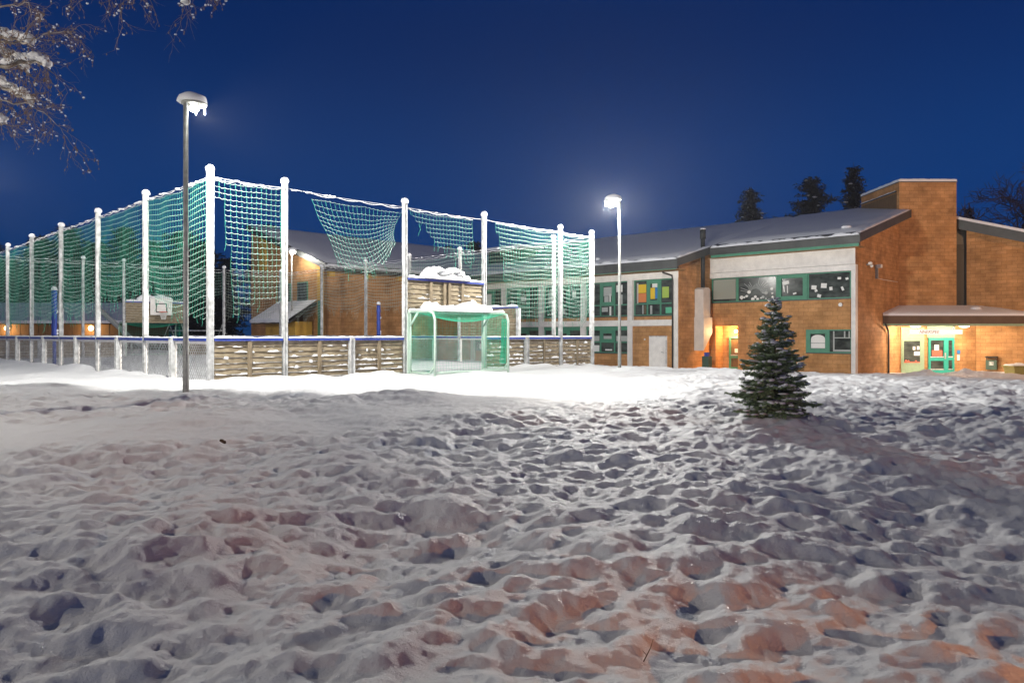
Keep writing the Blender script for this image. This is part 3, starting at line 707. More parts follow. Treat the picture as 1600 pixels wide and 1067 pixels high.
# small ground floor window with arched paper
z0, z1 = .17, 1.56; m = MB(UV); a, mid, b = -3.69, -2.46, -1.05
m.box(UA-.06, UA, a, b, z0, z0+.07); m.box(UA-.06, UA, a, b, z1-.07, z1)
m.box(UA-.08, UA, mid, mid+.27, z0+.0, z1); m.box(UA-.08, UA, b-.27, b, z0, z1); m.box(UA-.08, UA, mid+.27, b-.27, z0+.0, z0+.25); m.box(UA-.08, UA, mid+.27, b-.27, z1-.25, z1); m.box(UA-.05, UA, a, a+.05, z0+.07, z1-.07)
o = part(m, 'window', 'green', label='small ground floor window with arched paper'); pane_box(o, UV, a+.02, b-.02, z0+.02, z1-.02, UA-.02)
q = MB(UV); y0, y1 = mid+.29, b-.29; q.prism([(y0, z0+.27), (y1, z0+.27), (y1, z1-.55)]+[((y0+y1)/2+(y1-y0)/2*math.cos(s*PI/8), z1-.55+.24*math.sin(s*PI/8)) for s in range(1, 8)]+[(y0, z1-.55)], 0, UA-.032, UA-.024); q.build('card', 'paper', o)
q = MB(UV); q.box(UA-.034, UA-.024, y0, y1, z0+.55, z0+.60); q.build('card', 'greypaper', o)
q = MB(UV); q.box(UA-.032, UA-.024, a+.06, mid-.22, z0+.09, z0+.20); q.box(UA-.032, UA-.024, a+.06, mid-.2, z1-.52, z1-.46); q.box(UA-.032, UA-.024, mid-.26, mid-.18, z0+.09, z1-.1); q.box(UA-.032, UA-.024, a+.35, a+.43, z1-.46, z1-.1); q.box(UA-.032, UA-.024, a+.1, a+.17, z1-.46, z1-.1); q.build('drawing', 'greypaper', o)
q = MB(UV); q.box(UA-.10, UA-.061, a, b, z0-.05, z0); q.build('sill', 'fascia', o)
# recessed door
Z0 = -1.35
q = MB(UV); U2 = UA+.92
q.box(U2-.04, U2+.04, 3.42, 3.56, Z0, 1.15); q.box(U2-.04, U2+.04, 4.36, 4.5, Z0, 1.15); q.box(U2-.04, U2+.04, 3.56, 4.36, 1.0, 1.15); q.box(U2-.04, U2+.04, 3.56, 4.36, -.32, -.1); q.box(U2-.04, U2+.04, 3.56, 4.36, Z0, -.9)
d = part(q, 'door', 'green', label='green glazed door in a lit recess'); pane_box(d, UV, 3.5, 4.4, Z0, 1.1, U2+.01, m='brown')
cards(d, UV, U2+.01, [(3.62, 3.78, .35, .62, 'paper'), (3.8, 4.1, .05, .32, 'paper'), (3.6, 3.72, -.1, .1, 'greypaper')])
q = MB(UV); q.box(U2-.07, U2-.04, 3.5, 4.36, -.14, -.07); q.build('push_bar', 'postwhite', d)
q = MB(UV); q.box(U2-.08, U2-.04, 3.46, 3.52, -.12, .12); q.build('handle', 'steel', d)
L = thing('wall_lamp', 'round glowing lamp above the green recessed door', 'wall lamp', UV((U2-.1, 3.9, 1.45)))
q = MB(UV); q.blob((U2-.12, 3.95, 1.48), .13, .13, .13, 14, 8); q.build('lamp_glass', 'lampwarm', L)
q = MB(UV); q.box(U2-.06, UA+.99, 3.85, 4.05, 1.38, 1.58); q.build('base', 'postwhite', L)
light('lamp_light', 'POINT', UV((U2-.3, 3.95, 1.46)), 330, WARM, .1, L)
# bell
q = MB(UV); q.tube([(UA-.12, -3.08, 3.02), (UA, -3.08, 3.02)], .11, 14); part(q, 'alarm_bell', 'paper')
# --- end wall v=-3.9
q = MB(UV); ze = lambda u: roofz(u)-.28
q.prism([(UA, -2.4), (47.5, -2.4), (47.5, ze(47.5)), (UA, ze(UA))], 1, -3.9, -3.6); part(q, 'wall', 'brick')
q = MB(UV); q.prism([(34.93, roofz(34.93)-.52), (48.8, roofz(48.8)-.52), (48.8, roofz(48.8)-.02), (34.93, roofz(34.93)-.02)], 1, -4.50, -4.44); part(q, 'verge_board', 'fascia')
q = MB(UV); q.prism([(35.1, roofz(35.1)-.40), (48.8, roofz(48.8)-.40), (48.8, roofz(48.8)-.36), (35.1, roofz(35.1)-.36)], 1, -4.44, -3.88); part(q, 'verge_soffit', 'fascia')
t = thing('security_light', 'white floodlight fixed high on the brick end wall', 'floodlight', UV((37.9, -3.95, 5.45)))
q = MB(UV); q.box(37.85, 37.93, -4.12, -3.9, 5.42, 5.5); q.build('bracket', 'steel', t); q = MB(UV); q.blob((37.75, -4.15, 5.52), .14, .1, .09, 10, 6); q.blob((38.1, -4.12, 5.38), .09, .1, .1, 10, 6); q.build('lamp_head', 'paper', t)
t = thing('security_camera', 'small camera and cable right of the floodlight on the brick wall', 'camera', UV((39.5, -3.95, 5.3)))
q = MB(UV); q.box(39.42, 39.55, -4.05, -3.9, 4.7, 5.55); q.build('mount', 'steel', t); q = MB(UV); q.box(39.2, 39.5, -4.3, -4.05, 5.35, 5.55); q.build('housing', 'paper', t)
q = MB(UV); q.tube([(39.5, -3.92, 4.75), (41, -3.92, 4.72), (43.8, -3.92, 4.72)], .02, 5); q.build('cable', 'white', t)
q = MB(UV); q.tube([(40.2, -4.25, 1.95), (41.4, -4.05, 1.55), (41.75, -3.98, 1.2), (41.75, -3.98, -1.6)], .06, 8); part(q, 'downpipe', 'dark')
# --- roofs
def roof_slab(poly_uv, zf, th, name, m, parent=B):
    q = MB(UV); n = len(poly_uv); b0 = len(q.v)
    for (u, v) in poly_uv: q.vert((u, v, zf(u, v)))
    for (u, v) in poly_uv: q.vert((u, v, zf(u, v)-th))
    q.face(list(range(n)), [tuple(p) for p in poly_uv]); q.face(list(range(n, 2*n))[::-1])
    for i in range(n):
        j = (i+1) % n; q.face((i, n+i, n+j, j))
    return q.build(name, m, parent)
zA = lambda u, v: roofz(u)
RU = 49.
rA = roof_slab([(30.99, 4.9), (30.99, 40), (RU, 40), (RU, 4.9)], zA, .3, 'roof', 'fascia')
rB = roof_slab([(34.99, -4.44), (34.99, 4.9), (RU, 4.9), (RU, -4.44)], zA, .3, 'roof', 'fascia')
zs = lambda u, v: roofz(u)+.13
def snow_sheet(poly_fn, u0, u1, v0, v1, zf, nu, nv, name, parent, seed=0, lip=.10):
    q = MB(UV); 
    for i in range(nu+1):
        for j in range(nv+1):
            u = u0+(u1-u0)*i/nu; v = v0+(v1-v0)*j/nv
            e = min(i, nu-i, j, nv-j); k = 0 if e == 0 else (.75 if e == 1 else 1)
            z = zf(u, v)+lip*k+.035*mnoise.noise(Vector((u*.8, v*.8, seed)))*k+.012*mnoise.noise(Vector((u*3, v*3, seed)))
            q.vert((u, v, z if k else zf(u, v)-.02))
    for i in range(nu):
        for j in range(nv):
            a = i*(nv+1)+j; q.face((a, a+nv+1, a+nv+2, a+1), None, True)
    return q.build(name, 'snow', parent)
z00 = lambda u, v: roofz(u)
snow_sheet(None, 31.0+.55, RU, 4.9, 40, z00, 40, 70, 'roof_snow', rA, 1, .16)
snow_sheet(None, 35.0+.6, RU, -4.47, 4.9, z00, 34, 24, 'roof_snow', rB, 2, .16)
q = MB(UV); q.ridge([(31.12, v, 5.93) for v in frange(4.9, VG-1, .2)], .2, .26, 3); q.build('eave_snow', 'snow', rA)
q = MB(UV); q.ridge([(35.12, v, 6.92) for v in frange(-4.46, 4.85, .15)], .22, .22, 4); q.build('eave_snow', 'snow', rB)
q = MB(UV); q.ridge([(u, -4.40, roofz(u)) for u in frange(35., 44.4, .2)], .12, .14, 5); q.build('verge_snow', 'snow', rB)
q = MB(UV); q.ridge([(u, 4.92, roofz(u)) for u in frange(31., 35., .2)], .12, .14, 6); q.build('verge_snow', 'snow', rA)
q = MB(UV)
q.blob((36.5, -3.2, roofz(36.5)+.22), .3, .3, .09, 10, 6, .3); q.blob((32.4, 12.1, roofz(32.4)+.2), .16, .2, .1, 10, 6, .3); q.build('snow_lump', 'snow', rA)
# back slope of the roof (falls away behind the ridge)
roof_slab([(RU, 40), (RU, -4.44), (RU+12, -4.44), (RU+12, 40)], lambda u, v: roofz(RU)-.26*(u-RU)-.0, .3, 'roof', 'snow')
# roof monitor near the valley
q = MB(UV); q.box(36.2, 38.5, 23.2, 27.0, 6.5, 8.6); o = part(q, 'roof_monitor', 'dark'); q = MB(UV); q.box(35.9, 38.8, 22.9, 27.3, 8.6, 8.85); q.build('roof_snow', 'snow', o)
# --- left gable block
q = MB(UV); q.box(18.35, UF+.3, VG, VG+.3, -2, 6.1); q.prism([(VG, -2), (35.1, -2), (35.1, 9.55), (VG, 6.15)], 0, 18.35, 18.65); q.box(18.35, 30, 35.1, 35.4, -2, 9.5); part(q, 'wall', 'brick')
zG = lambda u, v: 6.05+.325*(v-23.75)
rG = roof_slab([(17.85, 23.75), (17.85, 35.3), (42, 35.3), (42, 23.75)], zG, .42, 'roof', 'fascia')
snow_sheet(None, 17.85, 42, 23.75, 35.3, zG, 40, 24, 'roof_snow', rG, 7, .14)
q = MB(UV); q.box(17.82, 31.2, 23.68, 23.76, 5.55, 5.85); part(q, 'fascia', 'dark')
q = MB(UV); q.box(17.82, 31.0, 23.60, 23.67, 5.78, 5.9); part(q, 'gutter', 'postwhite')
q = MB(UV); q.ridge([(u, 23.72, 5.9) for u in frange(17.8, 31, .25)], .13, .16, 5); q.build('eave_snow', 'snow', rG)
for k in range(5): q = MB(UV); u = 18.6+k*2.9; q.box(u, u+.45, 24.45, 24.75, 5.25, 5.6); part(q, 'bracket', 'yellow')
q = MB(UV); q.box(18.28, 18.345, VG-.02, VG+.75, -2, 5.9); part(q, 'corner_trim', 'yellow')
q = MB(UV); q.box(18.28, 18.345, 32.9, 33.9, 6.2, 8.9); part(q, 'corner_trim', 'yellow')
q = MB(UV); q.box(18.2, 18.28, VG+.15, VG+.55, -1, 3.6); part(q, 'downpipe', 'green')
for (a, b, z0_, z1_) in ((29.2, 31.0, 3.6, 5.0), (26.8, 28.2, 3.6, 5.0)):
    q = MB(UV); q.box(18.28, 18.35, a, b, z0_, z1_); o = part(q, 'window', 'green'); pane_box(o, UV, a+.08, b-.08, z0_+.08, z1_-.08, 18.26)
# --- tower
TY = 47.7; TX0, TX1 = 25.7, 29.5; TZ = 11.35
q = MB(); q.box(TX0, TX1, TY, TY+5.2, -2, TZ); tw = part(q, 'tower', 'brick')
q = MB(); q.box(TX0-.04, TX1+.04, TY-.04, TY+5.3, TZ, TZ+.06); q.build('coping', 'fascia', tw)
q = MB(); q.box(TX0-.02, TX1+.02, TY-.02, TY+5.25, TZ+.06, TZ+.2)
q.ridge([(x, TY+.1, TZ+.2) for x in frange(TX0, TX1, .12)], .14, .07, 5); q.ridge([(TX0+.1, y, TZ+.2) for y in frange(TY, TY+5.2, .15)], .14, .07, 6); q.build('snow_cap', 'snow', tw)
q = MB(); q.box(TX0-.12, TX0, TY+.3, TY+5.1, 10.76, 10.82); q.build('ledge', 'fascia', tw)
q = MB(); q.ridge([(TX0-.07, y, 10.82) for y in frange(TY+.3, TY+5.1, .12)], .07, .08, 8); q.build('ledge_snow', 'snow', tw)
q = MB()
q.box(TX0-.03, TX0-.001, TY+.3, TY+5.1, 9.4, 10.7); q.build('louvre', 'brown', tw)
# dark gap between the tower and the hall
q = MB(); q.box(TX1, 30.6, TY+.55, TY+.8, 1.9, 8.75); part(q, 'recess_panel', 'fascia')
q = MB(); q.box(TX1+.05, 30.35, TY+.5, TY+.55, 2.0, 7.3)
for z in (3.6, 5.3, 7.0): q.box(TX1+.02, 30.37, TY+.47, TY+.5, z, z+.05)
part(q, 'recess_grille', 'dark')
# --- hall on the right, wall plane u=47.7
HU, HV = 47.7, -7.04
hz = lambda v: 8.2+.335*(v-HV)
q = MB(UV); q.prism([(HV, -2.4), (-20, -2.4), (-20, hz(-20)), (HV, hz(HV))], 0, HU, HU+.4); part(q, 'wall', 'brick')
q = MB(UV); q.prism([(HV+.75, hz(HV+.75)-.02), (-20, hz(-20)-.02), (-20, hz(-20)+.62), (HV+.75, hz(HV+.75)+.62)], 0, HU-.45, HU-.38); part(q, 'verge_board', 'fascia')
q = MB(UV); q.prism([(HV+.75, hz(HV+.75)+.3), (-20, hz(-20)+.3), (-20, hz(-20)+.6), (HV+.75, hz(HV+.75)+.6)], 0, HU-.38, HU+12); rH = part(q, 'roof', 'fascia')
q = MB(UV); q.prism([(HV+.75, hz(HV+.75)+.62), (-20, hz(-20)+.62), (-20, hz(-20)+.80), (HV+.75, hz(HV+.75)+.80)], 0, HU-.5, HU+12.1); q.build('roof_snow', 'snow', rH)
# --- entrance
q = MB(); q.box(TX0-.5, 30.74, TY-.05, TY-.01, -2.2, 3.1); part(q, 'wall', 'brick')
q = MB(); EY = TY-.05
q.box(25.78, 27.27, EY-.07, EY-.0, -1.5, 1.75)
for k in range(26): q.box(25.76, 27.29, EY-.085, EY-.07, -1.5+k*.125, -1.5+k*.125+.1)
o = part(q, 'green_panel', 'palegreen')
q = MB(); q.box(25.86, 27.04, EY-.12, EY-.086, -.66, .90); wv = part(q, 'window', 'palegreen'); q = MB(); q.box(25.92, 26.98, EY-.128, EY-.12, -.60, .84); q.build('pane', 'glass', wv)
for (x, z, w_, h_) in ((26.5, .25, .16, .22), (26.78, .27, .16, .22), (26.58, -.12, .38, .26)): q = MB(); q.box(x, x+w_, EY-.136, EY-.130, z, z+h_); q.build('notice', 'paper', wv)
q = MB(); q.box(25.92, 26.98, EY-.136, EY-.129, -.60, -.54); 
for (x, r) in ((26.05, .09), (26.2, .07), (26.7, .06)): q.blob((x, EY-.14, -.5), r, .03, r, 8, 6, .2)
q.build('window_toys', 'pred', wv)
# door with sidelight
q = MB(); X0, X1, XM = 27.58, 29.28, 28.62; z0, z1 = -1.5, 1.05; y0, y1 = EY-.10, EY
for (a, b, c, d_) in ((X0, X0+.13, z0, z1), (X1-.13, X1, z0, z1), (XM-.04, XM+.26, z0, z1), (X0+.13, XM-.04, .88, z1), (X0+.13, XM-.04, -.47, -.2), (X0+.13, XM-.04, z0, -1.02), (XM+.26, X1-.13, .88, z1), (XM+.26, X1-.13, -.42, -.2), (XM+.26, X1-.13, z0, -1.0)): q.box(a, b, y0, y1, c, d_)
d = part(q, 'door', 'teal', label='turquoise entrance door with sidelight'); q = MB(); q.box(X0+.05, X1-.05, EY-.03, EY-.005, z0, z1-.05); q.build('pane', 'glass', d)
q = MB(); q.box(X0+.1, XM-.06, y0-.03, y0, -.25, -.18); q.box(X0+.1, XM-.06, y0-.03, y0, -1.07, -1.0); q.box(XM+.24, X1-.12, y0-.03, y0, -.25, -.18); q.box(XM+.24, X1-.12, y0-.03, y0, -1.05, -1.0); q.build('push_bar', 'postwhite', d)
q = MB(); q.box(XM-.01, XM+.07, y0-.05, y0, -.35, .06); q.build('handle', 'steel', d)
q = MB(); q.box(27.98, 28.28, EY-.045, EY-.035, .2, .58); q.build('notice', 'paper', d)
q = MB(); q.box(27.82, 28.5, EY-.05, EY-.036, -.15, .22); q.build('notice', 'pred', d)
q = MB(); q.box(27.5, 29.35, EY-.04, EY, 1.05, 1.9)
for k in range(7): q.box(27.5, 29.35, EY-.055, EY-.04, 1.06+k*.12, 1.06+k*.12+.095)
part(q, 'transom_panel', 'palegreen')
# canopy
CY = 45.3
q = MB(); q.prism([(CY+.05, 2.3), (TY-.06, 2.95), (TY-.06, 3.08), (CY+.05, 2.46)], 0, 23.4, 36.0); cn = part(q, 'canopy', 'fascia')
q = MB(); q.box(23.38, 36.0, CY, CY+.05, 1.95, 2.46); q.box(23.38, 23.42, CY+.05, TY-.1, 1.95, 2.46); q.build('canopy_fascia', mat('brown_fascia', (.10, .06, .04), .5, .2, 2.), cn)
q = MB(); q.box(23.42, 36.0, CY+.06, CY+.1, 1.80, 1.95); q.box(23.42, 36, CY+.10, TY-.09, 1.90, 1.94); q.build('canopy_soffit', 'palegreen', cn)
q = MB(); n = 50
for i in range(n+1):
    x = 23.38+12.6*i/n
    for (y, z) in ((CY-.03, 2.45), (CY-.02, 2.56+.02*mnoise.noise(Vector((x*2, 0, 1)))), (CY+.12, 2.65+.03*mnoise.noise(Vector((x*2, 0, 4)))), (CY+1., 2.88+.05*mnoise.noise(Vector((x, 1, 4)))), (TY-.06, 3.20)): q.vert((x, y, z))
for i in range(n):
    for j in range(4): a = i*5+j; q.face((a, a+5, a+6, a+1), None, True)
q.blob((30.0, CY+1.2, 2.95), .35, .3, .12, 10, 6, .3)
q.build('canopy_snow', 'snow', cn)
for k, (x, lb_) in enumerate(((25.75, 'round glowing ceiling lamp at the left end of the entrance sign'), (28.85, 'round glowing ceiling lamp at the right end of the entrance sign'))):
    L = thing('canopy_lamp', lb_, 'ceiling lamp', (x, CY+.55, 1.9), 'lamps under the entrance canopy')
    q = MB(); q.blob((x, CY+.55, 1.80), .30, .30, .10, 18, 8); q.build('lamp_glass', 'globe', L); q = MB(); q.tube([(x, CY+.55, 1.86), (x, CY+.55, 1.905)], .2, 14); q.build('base', 'postwhite', L)
    light('lamp_light', 'POINT', (x, CY+.6, 1.62), 540, (1., .74, .56), .25, L)
S = thing('entrance_sign', 'long white lit sign with slanted lettering hanging under the canopy', 'sign', (26.85, CY+.2, 1.3))
q = MB(); q.box(25.17, 28.5, CY+.16, CY+.24, 1.28, 1.58); q.build('sign_board', 'signlit', S)
q = MB(); q.box(25.6, 25.64, CY+.19, CY+.21, 1.58, 1.9); q.box(28.0, 28.04, CY+.19, CY+.21, 1.58, 1.9); q.build('hanger', 'steel', S)
def text(s_, loc, size, m, parent, rot, shear=.0, name='lettering'):
    c = bpy.data.curves.new(name, 'FONT'); c.body = s_; c.size = size; c.extrude = .004; c.shear = shear; c.materials.append(M[m])
    tmp = bpy.data.objects.new('tmp', c); COL.objects.link(tmp); bpy.context.view_layer.update()
    me = bpy.data.meshes.new_from_object(tmp.evaluated_get(bpy.context.evaluated_depsgraph_get())); bpy.data.objects.remove(tmp); me.name = name
    o = bpy.data.objects.new(name, me); COL.objects.link(o); o.parent = parent; o.location = Vector(loc)-rootloc(parent); o.rotation_euler = rot; return o
text('NNERSPEE', (25.75, CY+.152, 1.34), .27, 'signtext', S, (PI/2, 0, 0), .25)
q = MB(); q.prism([(27.85, 1.6), (27.98, 1.75), (28.05, 1.6), (28.01, 1.6), (27.97, 1.69), (27.9, 1.6)], 1, CY+.18, CY+.22); q.build('emblem', 'signlit', S)
# things at the entrance wall
I = thing('intercom', 'small white and purple intercom beside the turquoise door', 'intercom', (29.56, EY, -.1))
q = MB(); q.box(29.5, 29.66, EY-.05, EY, -.45, -.08); q.build('reader', 'paper', I); q = MB(); q.box(29.5, 29.68, EY-.06, EY, -.02, .22); q.build('keypad', 'pblue', I)
bu = HU-.01
Wb = thing('waste_bin', 'dark green lidded bin fixed to the lit brick wall', 'waste bin', UV((bu, -8.4, -.6)))
q = MB(UV); q.box(bu-.3, bu-.01, -8.78, -8.18, -1.02, -.40); q.build('bin_body', 'bin', Wb)
q = MB(UV); q.prism([(bu-.36, -.25), (bu-.01, -.18), (bu-.01, -.15), (bu-.36, -.21)], 1, -8.82, -8.14); q.box(bu-.28, bu-.25, -8.76, -8.72, -.4, -.23); q.box(bu-.28, bu-.25, -8.24, -8.2, -.4, -.23); q.build('lid', 'dark', Wb)
q = MB(UV); q.box(bu-.304, bu-.3, -8.62, -8.36, -.74, -.50); lg = q.build('label_plate', 'greypaper', Wb)
q = MB(UV); q.blob((bu-.306, -8.46, -.6), .02, .06, .07, 8, 6); q.prism([(-8.6, -.72), (-8.42, -.72), (-8.44, -.62)], 0, bu-.309, bu-.305); q.build('symbol', 'paper', Wb)
Sx = thing('sand_box', 'olive grit container with snow on its lid at the right edge', 'grit bin', (31.6, 44.2, -1.4))
q = MB(); x0, x1, y0, y1 = 30.45, 32.9, 43.7, 44.7
bq = [(x0+.25, y0+.1), (x1-.25, y0+.1), (x1-.25, y1-.1), (x0+.25, y1-.1)]; tq = [(x0+.08, y0), (x1, y0), (x1, y1), (x0+.08, y1)]
for p in bq: q.vert((p[0], p[1], -1.55))
for p in tq: q.vert((p[0], p[1], -.72))
for f in ((0, 1, 5, 4), (1, 2, 6, 5), (2, 3, 7, 6), (3, 0, 4, 7), (4, 5, 6, 7)): q.face(f)
q.box(x0+.8, x0+.83, y0-.02, y0+.1, -1.5, -.8)
q.build('container', 'olive', Sx); q = MB(); q.box(x0, x1+.05, y0-.07, y1+.05, -.72, -.64); q.build('lid', 'olive', Sx)
q = MB(); q.ridge([(x, 44.2, -.64) for x in frange(x0, x1, .08)], .5, .14, 3); q.build('snow_cap', 'snow', Sx)
text('SAND', (31.13, y0+.028, -.98), .24, 'black', Sx, (PI/2-.11, 0, 0))
q = MB(UV); q.box(HU-.03, HU-.001, -7.6, -9.8, -1.35, -1.15); q.box(HU-.9, HU-.03, -7.2, -9.4, -1.7, -1.22); part(q, 'plinth', 'white')
# --- duct on the return wall
Dk = MB(UV); Dk.box(33.94, 34.83, 4.75, 5.395, 2.37, 4.2); Dk.prism([(33.94, 4.2), (34.83, 4.2), (34.6, 4.32), (34.2, 4.32)], 1, 4.75, 5.39)
Dk.prism([(33.87, .22), (34.97, 1.35), (34.97, 2.37), (33.87, 2.37)], 1, 4.69, 5.395)
Dk.box(33.86, 34.98, 4.68, 5.39, 2.34, 2.39); du = part(Dk, 'ventilation_duct', 'duct')
q = MB(UV); q.tube([(34.4, 5.05, 4.25), (34.4, 5.05, 7.55)], .14, 12); q.tube([(34.4, 5.05, 7.5), (34.4, 5.05, 8.1)], .19, 12); q.build('flue_pipe', 'dark', du)
q = MB(UV); q.blob((34.4, 5.05, 8.12), .2, .2, .1, 12, 6, .1, 2, -.2); q.build('snow_cap', 'snow', du)
Wc = thing('rubbish_bin', 'small dark bin with blue top below the ventilation duct', 'bin', UV((33.6, 4.3, -.9)))
q = MB(UV); q.box(33.4, 33.85, 4.1, 4.55, -1.2, -.12); q.build('bin_body', 'bin', Wc); q = MB(UV); q.box(33.5, 33.75, 4.2, 4.45, -.12, .12); q.build('lid', 'blue', Wc)
# ------------------------------------------------------------------ yellow shed, playground, low building
Y_ = thing('yellow_shed', 'yellow walled shed with a snowy slanting roof in front of the brick gable', 'shed', UV((17.2, 27.5, 0)))
q = MB(UV); q.box(16.9, 18.2, 26.0, 30.2, -1, 2.15); q.build('wall', 'yellow', Y_)
q = MB(UV); q.prism([(16.2, 2.0), (18.3, 3.35), (18.3, 3.5), (16.2, 2.15)], 1, 25.5, 31.0); ro = q.build('roof', 'dark', Y_)
q = MB(UV)
n = 20
for i in range(n+1):
    v = 25.45+5.6*i/n
    for (u, z) in ((16.12, 2.1), (16.1, 2.28), (16.3, 2.42), (17.2, 2.98), (18.3, 3.68)): q.vert((u, v, z+.03*mnoise.noise(Vector((u*2, v*2, 0)))))
for i in range(n):
    for j in range(4): a = i*5+j; q.face((a, a+5, a+6, a+1), None, True)
q.build('roof_snow', 'snow', ro)
SW = thing('swing_frame', 'pale A-shaped swing frame beyond the far end fence', 'swing', (-23, 52.5, 0))
for x, y in ((-24.9, 52.2), (-21.3, 52.9)):
    q = MB(); q.tube([(x-.5, y-.7, 0), (x, y, 2.0), (x+.5, y+.7, 0)], .06, 8); q.build('leg_frame', 'postwhite', SW)
q = MB(); q.tube([(-24.9, 52.2, 1.55), (-21.3, 52.9, 1.55)], .05, 8); q.build('crossbar', 'postwhite', SW)
SL = thing('playground_slide', 'pale slide chute leaning beyond the far left of the court', 'slide', (-26.5, 47, 0))
q = MB(); q.tube([(-27.2, 47, 3.1), (-26.1, 47.2, 2.0), (-25.0, 47.4, .9), (-24.4, 47.5, .5)], .16, 8); q.build('chute', 'greypaper', SL)
q = MB(); q.tube([(-27.3, 47, -.2), (-27.2, 47, 3.1)], .06, 6); q.tube([(-25.1, 47.4, -.2), (-25.1, 47.4, .9)], .06, 6); q.build('leg', 'steel', SL)
LB = thing('low_building', 'long low brown building with wall lamps behind the left fence', 'building', (-42, 58, 0))
q = MB(); q.box(-75, -31.5, 58, 66, -1, 2.1)
for k in range(60): q.box(-75+k*.72, -75+k*.72+.03, 57.97, 58, -1, 2.1)
q.build('wall', 'brown', LB)
q = MB(); q.prism([(57.2, 2.1), (62, 3.7), (67, 2.1)], 0, -76, -30.8); ro = q.build('roof', 'dark', LB); q = MB(); q.prism([(57.1, 2.16), (62, 3.78), (62, 4.0), (57.1, 2.38)], 0, -76.1, -30.7); q.build('roof_snow', 'snow', ro)
for px, lb_ in ((12, 'leftmost warm lamp on the low brown building'), (143, 'warm lamp near the right end of the low brown building')):
    x = (px-800)/1123*57.9; L = thing('wall_lamp', lb_, 'wall lamp', (x, 57.9, 1.8), 'lamps on the low building')
    q = MB(); q.blob((x, 57.82, 1.78), .22, .14, .22, 12, 8); q.build('lamp_glass', 'lampwarm', L); q = MB(); q.box(x-.12, x+.12, 57.86, 57.96, 1.66, 1.9); q.build('base', 'dark', L)
    light('lamp_light', 'POINT', (x, 57.3, 1.7), 160, WARM, .2, L)
